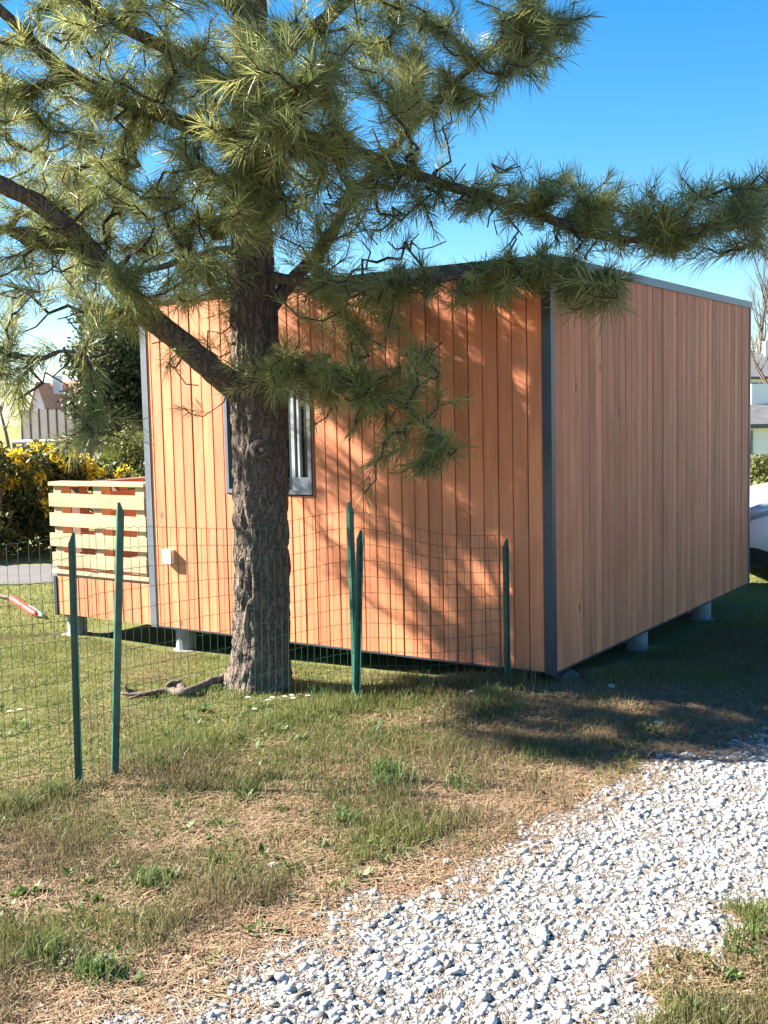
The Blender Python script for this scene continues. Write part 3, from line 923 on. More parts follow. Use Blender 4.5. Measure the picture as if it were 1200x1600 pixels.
# ------------------------------------------------------------------ wire fence
fence = empty('wire_fence', (-0.2, 6.6, 0))
tag(fence, 'green wire mesh fence with slim leaning stakes running past the pine', 'fence')
FO = Vector((-0.2, 6.6, 0))
def stake(b_, t_, rot):
    """angle-section stake from foot b_ to top t_, pointed tip"""
    b_, t_ = Vector(b_), Vector(t_)
    ax = (t_ - b_); Lh = ax.length; ax.normalize()
    x = Vector((math.cos(rot), math.sin(rot), 0)); x = (x - ax * x.dot(ax)).normalized(); y = ax.cross(x)
    w, th = 0.032, 0.004
    prof = [(0, 0), (w, 0), (w, th), (th, th), (th, w), (0, w)]
    mb = MB()
    rings = []
    for h, s in ((-0.25, 1), (Lh - 0.05, 1), (Lh, 0.35)):
        rings.append([b_ + ax * h + x * (a * s) + y * (c * s) - FO for a, c in prof])
    n = 6
    vs = [v for r_ in rings for v in r_]
    fs = [(i * n + k, i * n + (k + 1) % n, (i + 1) * n + (k + 1) % n, (i + 1) * n + k) for i in range(2) for k in range(n)]
    fs += [tuple(reversed(range(n))), tuple(range(2 * n, 3 * n))]
    mb.add(vs, fs)
    o = mb.build('stake', M['green_paint'], fence)
    for h in (0.25, 0.55, 0.85):
        if h < Lh - 0.1:
            q = b_ + ax * h + x * (w * 0.5) - y * 0.004 - FO
            mb = MB(); mb.tube([q - y * 0.001, q + y * 0.004], 0.006, 8)
            mb.build('wire_hook', M['green_paint'], o)
    return o
def stake_px(b_px, t_px, rot, dY=0.0):
    b_ = onz(*b_px); b_.z = float(gz(b_.x, b_.y))
    t_ = aty(t_px[0], t_px[1], b_.y + dY)
    stake(b_, t_, rot)
    return b_, t_
SA = stake_px((128, 1225), (117, 832), R(200))
SB = stake_px((175, 1213), (184, 785), R(25), 0.03)
SV1 = stake_px((556, 1098), (545, 785), R(35), 0.02)
SV2 = stake_px((560, 1098), (565, 828), R(205), -0.02)
wy_, _ = on_window_wall(796, 1040)
sr_b = Vector((C0.x, C0.y, 0)) + VD * wy_
sr_b = aty(796, 1066, sr_b.y - 0.17)
sr_b.z = float(gz(sr_b.x, sr_b.y))
sr_t = aty(793, 842, sr_b.y)
stake(sr_b, sr_t, R(190))
SR = (sr_b, sr_t)
# mesh line (plan) with top heights
fl = [Vector((-3.6, 3.55, 1.15)), Vector((-2.4, 4.45, 1.16)), Vector((SA[0].x, SA[0].y - 0.01, 1.17)), Vector((SB[0].x, SB[0].y - 0.01, 1.19)), Vector((-0.75, 5.98, 1.12)), Vector((SV1[0].x, SV1[0].y - 0.015, 1.13)), Vector((0.3, 6.62, 1.0)), Vector((SR[0].x, SR[0].y - 0.01, 0.98))]
fp, _ = catmull(fl, [0] * len(fl), 0.05)
# resample to 5 cm
cum = [0]
for i in range(1, len(fp)): cum.append(cum[-1] + (fp[i].xy - fp[i - 1].xy).length)
def fence_at(s):
    i = min(max(1, int(np.searchsorted(cum, s))), len(fp) - 1)
    t = (s - cum[i - 1]) / (cum[i] - cum[i - 1] + 1e-9)
    return fp[i - 1].lerp(fp[i], t)
NV = int(cum[-1] / 0.05)
def fpt(s, frac, jit=0.0):
    p = fence_at(s)
    g = float(gz(p.x, p.y))
    h = g + 0.02 + (p.z - 0.02 - g) * frac
    wv = 0.012 * math.sin(s * 5.1) * math.sin(frac * 3.2) + 0.02 * math.sin(s * 1.3 + frac * 2)
    return Vector((p.x + wv * 0.6, p.y - wv, h + 0.008 * math.sin(s * 4.3 + frac * 7))) - FO
NH = 12
for k in range(NH + 1):
    fr = k / NH
    mb = MB()
    pts = []
    for j in range(NV * 2 + 1):
        q = fpt(j * 0.025, fr)
        q.z += 0.003 * (1 if j % 2 else -1)              # the crimp in each cell
        pts.append(q)
    mb.tube(pts, 0.00135, 4, False)
    mb.build('wire', M['green_wire'], fence)
for j in range(NV + 1):
    mb = MB()
    mb.tube([fpt(j * 0.05, fr) + Vector((0, 0.002, 0)) for fr in np.linspace(0, 1, 9)], 0.00125, 4, False)
    mb.build('wire', M['green_wire'], fence)

# ------------------------------------------------------------------ small things on the lawn
def gp(px, py, dz=0.0):
    P = onz(px, py); P.z = float(gz(P.x, P.y)) + dz
    return P
fb = empty('fallen_branch', gp(270, 1092))
tag(fb, 'crooked bare branch lying on the grass from the foot of the pine', 'branch')
fo = fb.location.copy()
def chain_obj(name, pxs, rads, material, parent, o0, seg=8):
    pts, rr = catmull([gp(a, b, dz) for a, b, dz in pxs], rads, 0.02)
    pts = [p + Vector((random.gauss(0, .002), random.gauss(0, .002), random.gauss(0, .003))) for p in pts]
    mb = MB(); mb.tube([p - o0 for p in pts], rr, seg)
    return mb.build(name, material, parent)
chain_obj('stem', [(368, 1072, .03), (345, 1080, .045), (312, 1090, .04), (290, 1097, .035), (262, 1092, .03), (225, 1095, .025), (190, 1093, .025)], [.028, .026, .025, .03, .022, .017, .009], M['dead_wood'], fb, fo)
chain_obj('side_branch', [(290, 1096, .04), (275, 1090, .06), (262, 1092, .07), (284, 1092, .09)], [.028, .024, .014, .006], M['dead_wood'], fb, fo)
chain_obj('side_branch', [(215, 1094, .03), (198, 1094, .05), (195, 1094, .07), (200, 1093, .095)], [.013, .011, .009, .005], M['dead_wood'], fb, fo)
chain_obj('side_branch', [(250, 1093, .03), (225, 1099, .035), (200, 1101, .02)], [.014, .010, .006], M['dead_wood'], fb, fo)

dg = 'daisies in the grass near the pine'
def daisy(px, py, label):
    P = gp(px, py)
    o = empty('daisy', P); tag(o, label, 'flower', dg)
    h = random.uniform(.045, .07)
    mb = MB(); mb.tube([(0, 0, -0.01), (.004, 0, h * .6), (.006, -.004, h)], 0.0012, 5)
    mb.build('stalk', M['leaf_green'], o)
    mb = MB()
    for k in range(13):
        a = 2 * math.pi * k / 13 + random.uniform(-.1, .1)
        dx, dy = math.cos(a), math.sin(a)
        r1 = random.uniform(.013, .017)
        mb.add([(.006 + dx * .003 - dy * .001, -.004 + dy * .003 + dx * .001, h), (.006 + dx * .003 + dy * .001, -.004 + dy * .003 - dx * .001, h),
                (.006 + dx * r1 + dy * .003, -.004 + dy * r1 - dx * .003, h + .003), (.006 + dx * r1 - dy * .003, -.004 + dy * r1 + dx * .003, h + .003)], [(0, 1, 2, 3)])
    mb.build('petals', M['white_plastic'], o)
    mb = MB(); mb.tube([(.006, -.004, h - .001), (.006, -.004, h + .004)], [.005, .0035], 8)
    mb.build('flower_centre', M['yellow'], o)
M['leaf_green'] = simple('stalk_green', (0.08, 0.13, 0.03), 0.6, 0, 0.2, 20, 0)
M['yellow'] = simple('yellow_centre', (0.65, 0.42, 0.03), 0.6, 0, 0.1, 20, 0)
for px, py in ((386, 1109), (418, 1110), (424, 1109), (443, 1106), (454, 1102), (457, 1105), (479, 1105), (396, 1124)):
    daisy(px, py, 'white daisy in the patch of daisies just below the pine trunk')
for px, py in ((14, 1123), (30, 1122)):
    daisy(px, py, 'white daisy alone in the lawn at the left edge')

rs = empty('garden_stick', gp(40, 942))
tag(rs, 'red and pale green plastic stick lying on the lawn near the left edge', 'stick')
so = rs.location.copy()
def stick_part(name, a, b, rr, material):
    A, B = gp(*a, .03), gp(*b, .03)
    mb = MB(); mb.tube([A - so, A.lerp(B, .1) - so, A.lerp(B, .9) - so, B - so], [rr * .7, rr, rr, rr * .7], 10)
    mb.build(name, material, rs)
stick_part('red_tube', (17, 931), (57, 955), .032, M['red_plastic'])
stick_part('green_tip', (44, 942), (66, 957), .018, M['mint_plastic'])
stick_part('dark_shaft', (-30, 922), (17, 931), .02, M['dead_wood'])

# a pale stone slab at the near corner of the cabin
def rock(name, P, sx, sy, sz, label, cat, material, group=None, seed=0):
    rr = random.Random(seed)
    mb = MB()
    n = 9
    ring = lambda k, z, s: [Vector(((sx * s) * math.cos(2 * math.pi * i / n + k) * rr.uniform(.8, 1.1), (sy * s) * math.sin(2 * math.pi * i / n + k) * rr.uniform(.8, 1.1), z * rr.uniform(.85, 1.1))) for i in range(n)]
    rings = [ring(0, -sz * .6, .9), ring(.1, sz * .3, 1), ring(.2, sz * .9, .75), ring(.1, sz, .35)]
    vs = [v for r_ in rings for v in r_]
    fs = [(i * n + k, i * n + (k + 1) % n, (i + 1) * n + (k + 1) % n, (i + 1) * n + k) for i in range(3) for k in range(n)]
    fs += [tuple(reversed(range(n))), tuple(range(3 * n, 4 * n))]
    mb.add(vs, fs)
    o = mb.build(name, material, None, P)
    o.rotation_euler.z = rr.uniform(0, 6)
    tag(o, label, cat, group)
    return o
rock('stone', gp(884, 1072), .13, .09, .035, 'flat grey stone just below the near corner of the cabin', 'stone', M['concrete'], None, 3)
rock('stone', gp(740, 1100), .05, .035, .03, 'small tan stone in the dry grass right of the crossed stakes', 'stone', M['concrete'], None, 5)
for k, (px, py, lab) in enumerate(((790, 1088, 'pale stone in the shade left of the cabin corner'), (955, 1088, 'small white stone lying in the cabin shadow'), (427, 1357, 'white stone lying in the dry verge left of the gravel'),
                            (122, 1492, 'pale grey stone in the weeds at the lower left'), (167, 1502, 'small white stone right of the grey one at the lower left'))):
    rock('stone', gp(px, py), .024, .018, .018, lab, 'stone', M['white_wall'], None, 10 + k)

# ------------------------------------------------------------------ gravel
ico_v = []
ph = (1 + 5 ** .5) / 2
for a in (-1, 1):
    for b in (-ph, ph):
        ico_v += [(0, a, b), (a, b, 0), (b, 0, a)]
ico_v = np.array(ico_v); ico_v /= np.linalg.norm(ico_v[0])
ico_f = []
dm = np.linalg.norm(ico_v[:, None] - ico_v[None], axis=2); el_ = np.min(dm[dm > 0.01])
for i in range(12):
    for j in range(i + 1, 12):
        for k in range(j + 1, 12):
            if max(dm[i, j], dm[j, k], dm[i, k]) < el_ * 1.05:
                nn = np.cross(ico_v[j] - ico_v[i], ico_v[k] - ico_v[i])
                ico_f.append((i, j, k) if nn @ ico_v[i] > 0 else (i, k, j))
ico_f = np.array(ico_f)
def stones(X, Y, size, sink, tint_lo, tint_hi):
    n = len(X)
    loc = ico_v[None] * rng.uniform(0.55, 1.25, (n, 12, 1))
    sc_ = np.stack([rng.uniform(.8, 1.35, n), rng.uniform(.65, 1.0, n), rng.uniform(.35, .65, n)], -1)
    loc = loc * sc_[:, None, :] * size[:, None, None]
    ax = rng.uniform(-.5, .5, n); az = rng.uniform(0, 2 * math.pi, n)
    ca, sa = np.cos(ax)[:, None], np.sin(ax)[:, None]
    y = loc[:, :, 1] * ca - loc[:, :, 2] * sa; z = loc[:, :, 1] * sa + loc[:, :, 2] * ca; x = loc[:, :, 0]
    cz, sz = np.cos(az)[:, None], np.sin(az)[:, None]
    xx = x * cz - y * sz; yy = x * sz + y * cz
    V = np.stack([xx + X[:, None], yy + Y[:, None], z + (gz(X, Y) + size * sink)[:, None]], -1)
    t = rng.uniform(0, 1, (n, 1)) ** 1.3
    c = np.array(tint_lo) * t + np.array(tint_hi) * (1 - t)
    dark = rng.uniform(0, 1, n) < 0.05
    c[dark] *= 0.45
    return V.reshape(-1, 3), (ico_f[None] + (np.arange(n) * 12)[:, None, None]).reshape(-1, 3), np.repeat(c, 12, 0)
def scatter(n, x0, x1, y0, y1, f):
    X = rng.uniform(x0, x1, n); Y = rng.uniform(y0, y1, n)
    k = f(X, Y)
    return X[k], Y[k]
def fr(X, Y, pad=0.14): return np.abs(X) < (0.345 + pad) * Y + 0.1
Xg, Yg = scatter(240000, -1.6, 3.6, 2.3, 6.6, lambda X, Y: in_drive(X, Y) & fr(X, Y) & (rng.uniform(0, 1, X.shape) < np.clip(4.2 / Y, 0.35, 1)) & (in_drive(X - .12, Y + .12) | (rng.uniform(0, 1, X.shape) < .45)) & (in_drive(X + .12, Y - .1) | (rng.uniform(0, 1, X.shape) < .5)))
sz1 = np.clip(rng.lognormal(math.log(0.0078), 0.45, len(Xg)), 0.004, 0.027)
# strays at the edges and in the lower right corner
def stray(X, Y):
    near_ = in_drive(X + rng.normal(0, .2, X.shape), Y + rng.normal(0, .2, X.shape)) & ~in_drive(X, Y)
    return near_ & fr(X, Y)
Xs, Ys = scatter(12000, -1.6, 3.0, 2.3, 6.0, stray)
Xr, Yr = scatter(3600, 0.5, 2.2, 2.3, 4.2, lambda X, Y: ~in_drive(X, Y))
kx = (rng.uniform(0, 1, len(Xr)) < 0.8)
Xs = np.concatenate([Xs, Xr[kx]]); Ys = np.concatenate([Ys, Yr[kx]])
sz2 = np.clip(rng.lognormal(math.log(0.0088), 0.4, len(Xs)), 0.005, 0.03)
V, Tn, Cn = stones(np.concatenate([Xg, Xs]), np.concatenate([Yg, Ys]), np.concatenate([sz1, sz2]), 0.3, (0.22, 0.22, 0.222), (0.52, 0.51, 0.50))
gv = np_mesh('gravel', V, Tn, M['stone'], col=Cn)
tag(gv, 'pale crushed stone gravel covering the driveway', 'gravel', kind='stuff')

# ------------------------------------------------------------------ grass and litter
def vnoise(X, Y, s, seed=0):
    """cheap smooth value noise on arrays"""
    r_ = np.random.default_rng(seed).uniform(0, 1, (64, 64))
    x = X * s; y = Y * s
    xi = np.floor(x).astype(int); yi = np.floor(y).astype(int)
    fx = x - xi; fy = y - yi
    fx = fx * fx * (3 - 2 * fx); fy = fy * fy * (3 - 2 * fy)
    g = lambda a, b: r_[a % 64, b % 64]
    return (g(xi, yi) * (1 - fx) + g(xi + 1, yi) * fx) * (1 - fy) + (g(xi, yi + 1) * (1 - fx) + g(xi + 1, yi + 1) * fx) * fy
cab_poly = [tuple((C0 + UD * a + VD * b).xy) for a, b in ((-.05, -.05), (LU, -.05), (LU, LDECK), (-.05, LDECK))]
def lawnness(X, Y):
    """1 on the mown lawn inside the fence, 0 on the worn verge outside it"""
    return np.clip((Y - 0.9 * X - 5.9) / 1.0, 0, 1)
def blades(X, Y, H, W, C, lean=0.45):
    n = len(X)
    Z = gz(X, Y)
    a = rng.uniform(0, 2 * math.pi, n)
    side = np.stack([np.cos(a), np.sin(a), np.zeros(n)], -1)
    b = rng.uniform(0, 2 * math.pi, n)
    ld = np.stack([np.cos(b), np.sin(b), np.zeros(n)], -1) * (np.abs(rng.normal(0, lean, n)) * H)[:, None]
    P = np.stack([X, Y, Z - 0.004], -1)
    up = np.zeros((n, 3)); up[:, 2] = H
    w = side * W[:, None]
    mid = P + up * 0.55 + ld * 0.3
    tip = P + up * rng.uniform(.75, 1.0, (n, 1)) + ld
    V = np.stack([P - w, P + w, mid - w * .8, mid + w * .8, tip], 1)
    i = np.arange(n)[:, None] * 5
    Tr = np.concatenate([i + np.array([[0, 1, 3]]), i + np.array([[0, 3, 2]]), i + np.array([[2, 3, 4]])])
    return V.reshape(-1, 3), Tr, np.repeat(C, 5, 0)
def grass_set(n, y0, y1, dens):
    # even in angle and in distance, so nearer ground gets more blades for each square metre
    Y = y0 + (y1 - y0) * rng.uniform(0, 1, n)
    X = rng.uniform(-0.48, 0.48, n) * Y
    k = ~poly_in(X, Y, cab_poly) & dens(X, Y)
    k &= ((X + 0.8) ** 2 + (Y - 6.93) ** 2 > 0.2 ** 2)
    return X[k], Y[k]
def dens(X, Y):
    L = lawnness(X, Y)
    d = 0.52 + 0.45 * L + 0.75 * (vnoise(X, Y, 2.3, 1) - 0.45) + 0.5 * (vnoise(X, Y, 7, 2) - 0.5)
    # thin out towards the gravel edge
    gdist = in_drive(X, Y - 0.22) | in_drive(X + 0.2, Y) | in_drive(X + 0.15, Y - 0.15)
    d = np.where(gdist, d * 0.35 - 0.05, d)
    shade = ((X - 1.7) ** 2 / 1.2 + (Y - 6.0) ** 2 / 0.5 < 1)
    d = np.where(shade, d * 0.35, d)
    d = np.where(in_drive(X, Y), -1, d)
    return rng.uniform(0, 1, X.shape) < d
X, Y = grass_set(460000, 2.55, 9.2, dens)
n = len(X)
L = lawnness(X, Y)
tuft = vnoise(X, Y, 3.1, 5); fine = vnoise(X, Y, 11, 6)
dryness = np.clip(0.47 - 0.30 * L + 1.25 * (vnoise(X, Y, 1.9, 9) - 0.5) + rng.normal(0, .16, n), 0, 1)
H = (0.026 + 0.058 * np.clip(tuft - .25, 0, 1) + 0.02 * fine) * rng.uniform(.5, 1.4, n) * (1 - 0.45 * L)
# long untrimmed fringe along the fence
ffx = (Y - (5.17 + (X + 1.44) * 1.13)) ** 2
fringe = np.exp(-ffx / 0.05) * (X < 0.2) + np.exp(-((Y - 6.55) ** 2) / 0.06) * (X > -0.5) * (X < 0.9)
H *= 1 + 0.9 * np.clip(fringe, 0, 1)
W = rng.uniform(.0010, .0024, n)
g1 = np.array([0.125, 0.17, 0.045]); g2 = np.array([0.28, 0.285, 0.09]); dr = np.array([0.32, 0.25, 0.145]); br = np.array([0.19, 0.125, 0.075])
gm = rng.uniform(0, 1, (n, 1)); gc = g1 * gm + g2 * (1 - gm)
dm_ = rng.uniform(0, 1, (n, 1)); dc = dr * dm_ + br * (1 - dm_)
C = (gc * (1 - dryness[:, None]) + dc * dryness[:, None]) * (0.66 + 0.16 * L)[:, None]
V1_, T1_, C1_ = blades(X, Y, H, W, C)
# farther lawn
Xf, Yf = grass_set(45000, 9.0, 12.0, lambda X, Y: (rng.uniform(0, 1, X.shape) < .9))
nf = len(Xf)
gm = rng.uniform(0, 1, (nf, 1))
V2_, T2_, C2_ = blades(Xf, Yf, rng.uniform(.02, .055, nf), rng.uniform(.002, .004, nf), (g1 * gm + g2 * (1 - gm)) * .8)
# fresh green tussocks in the verge and along the fence
tx, ty = [], []
for px, py, k in ((600, 1212, 150), (622, 1228, 110), (590, 1235, 80), (770, 1108, 190), (752, 1120, 110), (800, 1125, 70), (560, 1100, 90), (610, 1085, 130), (660, 1078, 110), (540, 1290, 90), (230, 1385, 90), (500, 1090, 80), (700, 1090, 90), (150, 1530, 150), (70, 1500, 120), (90, 1240, 120), (30, 1260, 120), (250, 1200, 90), (1180, 1440, 110), (1150, 1470, 80), (380, 1240, 70), (720, 1240, 80), (840, 1190, 70)):
    P = onz(px, py)
    tx.append(P.x + rng.normal(0, .045, k)); ty.append(P.y + rng.normal(0, .045, k))
tx = np.concatenate(tx); ty = np.concatenate(ty)
kk = ~in_drive(tx, ty) & ~poly_in(tx, ty, cab_poly)
tx, ty = tx[kk], ty[kk]; nt_ = len(tx)
gm = rng.uniform(0, 1, (nt_, 1))
V3_, T3_, C3_ = blades(tx, ty, rng.uniform(.05, .12, nt_), rng.uniform(.0016, .0032, nt_), np.array([0.075, 0.13, 0.035]) * gm + np.array([0.15, 0.20, 0.06]) * (1 - gm), .6)
Vg = np.concatenate([V1_, V2_, V3_]); Tg = np.concatenate([T1_, T2_ + len(V1_), T3_ + len(V1_) + len(V2_)]); Cg = np.concatenate([C1_, C2_, C3_])
go = np_mesh('grass', Vg, Tg, M['grass'], col=Cg)
tag(go, 'patchy green and straw coloured grass of lawn and verge', 'grass', kind='stuff')

# broad-leaved weeds in the verge: rosettes
wx, wy, wr = [], [], []
k = 0
while k < 260:
    Yw = rng.uniform(2.8, 6.6); Xw = rng.uniform(-0.42, 0.40) * Yw
    if in_drive(np.array([Xw]), np.array([Yw]))[0] or poly_in(np.array([Xw]), np.array([Yw]), cab_poly)[0]: continue
    if vnoise(np.array([Xw]), np.array([Yw]), 1.3, 21)[0] < .45: continue
    wx.append(Xw); wy.append(Yw); wr.append(rng.uniform(.03, .075)); k += 1
for px, py, r_ in ((600, 1215, .09), (625, 1235, .07), (770, 1110, .07), (760, 1125, .06), (545, 1290, .07), (570, 1305, .06), (225, 1385, .06), (260, 1375, .06), (140, 1530, .09), (90, 1520, .08), (210, 1540, .07), (455, 1360, .06), (500, 1290, .05), (300, 1370, .05), (60, 1480, .06)):
    P = onz(px, py); wx.append(P.x); wy.append(P.y); wr.append(r_)
WV, WT, WC = [], [], []
cw = 0
for X_, Y_, r_ in zip(wx, wy, wr):
    nl_ = int(rng.uniform(9, 20))
    z0 = float(gz(X_, Y_))
    colr = np.array([0.075, 0.12, 0.03]) * rng.uniform(.8, 1.6)
    for q in range(nl_):
        a = rng.uniform(0, 2 * math.pi); l = r_ * rng.uniform(.5, 1.1); w = l * rng.uniform(.10, .2); e = rng.uniform(.25, 1.1)
        d = np.array([math.cos(a) * math.cos(e), math.sin(a) * math.cos(e), math.sin(e)]); s = np.array([-math.sin(a), math.cos(a), 0])
        b0 = np.array([X_, Y_, z0]) + rng.normal(0, .012, 3) * [1, 1, 0]
        pts = [b0, b0 + d * l * .5 - s * w, b0 + d * l * .5 + s * w, b0 + d * l + np.array([0, 0, -.25 * l * rng.uniform(0, 1)])]
        WV += pts; WT += [(cw, cw + 1, cw + 2), (cw + 1, cw + 3, cw + 2)]; WC += [colr * rng.uniform(.8, 1.25)] * 4; cw += 4
wo = np_mesh('weeds', np.array(WV), np.array(WT), M['grass'], col=np.array(WC))
tag(wo, 'low green leafy weeds scattered over the dry verge', 'weeds', kind='stuff')

# fallen pine needles and straw
nL = 85000
Y = rng.uniform(2.55, 7.4, nL); X = rng.uniform(-.46, .46, nL) * Y
k = ~poly_in(X, Y, cab_poly) & (rng.uniform(0, 1, nL) < np.clip(0.95 - 0.85 * lawnness(X, Y), 0.05, 1)) & (~in_drive(X, Y) | (rng.uniform(0, 1, nL) < np.where(in_drive(X - .13, Y + .13), .04, .5)))
X, Y = X[k], Y[k]; n = len(X)
a = rng.uniform(0, 2 * math.pi, n); ln = rng.uniform(.02, .075, n); w = rng.uniform(.0008, .0018, n)
Z = gz(X, Y) + rng.uniform(.003, .02, n); tilt = rng.normal(0, .12, n)
d = np.stack([np.cos(a), np.sin(a), tilt], -1) * ln[:, None]; s = np.stack([-np.sin(a), np.cos(a), np.zeros(n)], -1) * w[:, None]
P = np.stack([X, Y, Z], -1)
V = np.stack([P - d - s, P - d + s, P + d + s, P + d - s], 1).reshape(-1, 3)
i4 = np.arange(n)[:, None] * 4
Tl = np.concatenate([i4 + [[0, 2, 1]], i4 + [[0, 3, 2]]])
m_ = rng.uniform(0, 1, (n, 1))
Cl = np.array([0.22, 0.120, 0.070]) * m_ + np.array([0.33, 0.25, 0.16]) * (1 - m_)
lt = np_mesh('needle_litter', V, Tl, M['litter'], col=np.repeat(Cl, 4, 0))
tag(lt, 'brown fallen pine needles and straw on the verge', 'needle litter', kind='stuff')

# ------------------------------------------------------------------ shrubs and trees behind
def leaf_cloud(n, centres, radii, size, cols, shell=0.5, flat=0.0):
    """leaf quads spread through ellipsoids, clumped"""
    ci = rng.integers(0, len(centres), n)
    q = rng.normal(0, 1, (n, 3)); q /= np.linalg.norm(q, axis=1)[:, None]
    rr = rng.uniform(shell, 1.0, (n, 1)) ** 0.7
    P = np.array(centres)[ci] + q * rr * np.array(radii)[ci]
    d = rng.normal(0, 1, (n, 3)) + q * 0.6; d /= np.linalg.norm(d, axis=1)[:, None]
    s = np.cross(d, rng.normal(0, 1, (n, 3))); s /= np.linalg.norm(s, axis=1)[:, None]
    l = size * rng.uniform(.6, 1.3, (n, 1)); w = l * rng.uniform(.22, .34, (n, 1))
    V = np.stack([P, P + d * l * .5 - s * w, P + d * l, P + d * l * .5 + s * w], 1).reshape(-1, 3)
    i = np.arange(n)[:, None] * 4
    Tr = np.concatenate([i + [[0, 1, 2]], i + [[0, 2, 3]]])
    t = rng.uniform(0, 1, (n, 1))
    C = np.array(cols[0]) * t + np.array(cols[1]) * (1 - t)
    return V, Tr, np.repeat(C, 4, 0)
def clumps(c, r, n, rs, jitter=1.0):
    out = []
    while len(out) < n:
        q = rng.uniform(-1, 1, 3)
        if q @ q > 1: continue
        out.append((c[0] + q[0] * r[0], c[1] + q[1] * r[1], c[2] + q[2] * r[2]))
    return out, [tuple(rs * rng.uniform(.7, 1.3) for _ in range(3)) for _ in range(n)]

# bush with yellow flowers behind the path
bc = onz(20, 884)
bush = empty('flowering_bush', (bc.x - .5, 14.4, 0))
tag(bush, 'dark green bush covered in yellow flowers beyond the grey path at left', 'bush')
bl = Vector(bush.location)
cs, rsz = clumps((bl.x, bl.y, .68), (1.6, .75, .72), 70, .25)
V, Tr, Cc = leaf_cloud(24000, cs, rsz, .075, ((0.045, 0.065, 0.02), (0.11, 0.12, 0.035)), .3)
np_mesh('leaves', V - np.array(bl), Tr, M['leaf'], bush, col=Cc)['kind'] = 'stuff'
fcs = [c for c in cs if c[2] > .55]
fc, fr_ = [], []
for c in fcs:
    for _ in range(5):
        q = rng.normal(0, 1, 3); q[1] = -abs(q[1]); q[2] = abs(q[2]) * 1.2; q /= np.linalg.norm(q)
        fc.append((c[0] + q[0] * .25, c[1] + q[1] * .25, c[2] + q[2] * .22)); fr_.append((.065, .065, .055))
V, Tr, Cc = leaf_cloud(len(fc) * 45, fc, fr_, .05, ((0.75, 0.50, 0.02), (0.85, 0.66, 0.06)), .2)
np_mesh('flowers', V - np.array(bl), Tr, M['petal'], bush, col=Cc)['kind'] = 'stuff'
mb = MB()
for _ in range(22):
    a = random.uniform(0, 6.28); r1 = random.uniform(.3, 1.2)
    mb.tube([(random.uniform(-.6, .6), random.uniform(-.2, .2), -.03), (r1 * math.cos(a) * .6, .4 * math.sin(a), .4), (r1 * math.cos(a), .6 * math.sin(a), .9)], [.016, .012, .006], 5)
mb.build('stems', M['dead_wood'], bush)

def shrub(name, label, cat, c, r, n, size, cols, clump=.3, nc=30, group=None):
    o = empty(name, (c[0], c[1], 0)); tag(o, label, cat, group)
    cs, rs_ = clumps(c, r, nc, clump)
    V, Tr, Cc = leaf_cloud(n, cs, rs_, size, cols, .3)
    np_mesh('leaves', V - np.array([c[0], c[1], 0]), Tr, M['leaf'], o, col=Cc)['kind'] = 'stuff'
    mb = MB()
    for _ in range(9):
        a = random.uniform(0, 6.28)
        mb.tube([(random.uniform(-.15, .15), random.uniform(-.1, .1), -.03), (r[0] * .5 * math.cos(a), r[1] * .5 * math.sin(a), c[2] * .7), (r[0] * .8 * math.cos(a), r[1] * .8 * math.sin(a), c[2] * 1.3)], [.02, .014, .006], 5)
    mb.build('stems', M['dead_wood'], o)
    return o
P = aty(205, 742, 17.0)
shrub('shrub', 'olive green shrub seen just above the pallet railing', 'shrub', (P.x, 17.0, .75), (.65, .5, .6), 7000, .08, ((0.10, 0.13, 0.03), (0.22, 0.22, 0.06)), .24, 26)
# hedge to the right behind the car
P = aty(1200, 705, 19.0)
shrub('hedge', 'clipped olive hedge behind the white car at the right edge', 'hedge', (P.x + 1.2, 19.5, .52), (3.2, .45, .46), 16000, .07, ((0.06, 0.075, 0.02), (0.17, 0.165, 0.045)), .2, 90)

# dark evergreen behind the deck
P = aty(178, 690, 40.0)
ev = empty('evergreen_tree', (P.x, 40.0, 0))
tag(ev, 'dense dark evergreen tree in the distance left of the cabin', 'tree')
cs, rs_ = clumps((P.x + .2, 40, 2.9), (1.75, 1.4, 2.9), 120, .55)
V, Tr, Cc = leaf_cloud(26000, cs, rs_, .17, ((0.03, 0.045, 0.016), (0.095, 0.10, 0.035)), .2)
np_mesh('crown', V - np.array([P.x, 40.0, 0]), Tr, M['leaf'], ev, col=Cc)['kind'] = 'stuff'
mb = MB(); mb.tube([(0, 0, -.2), (.05, 0, 2), (0, .05, 5)], [.22, .18, .05], 10); mb.build('trunk', M['dead_wood'], ev)

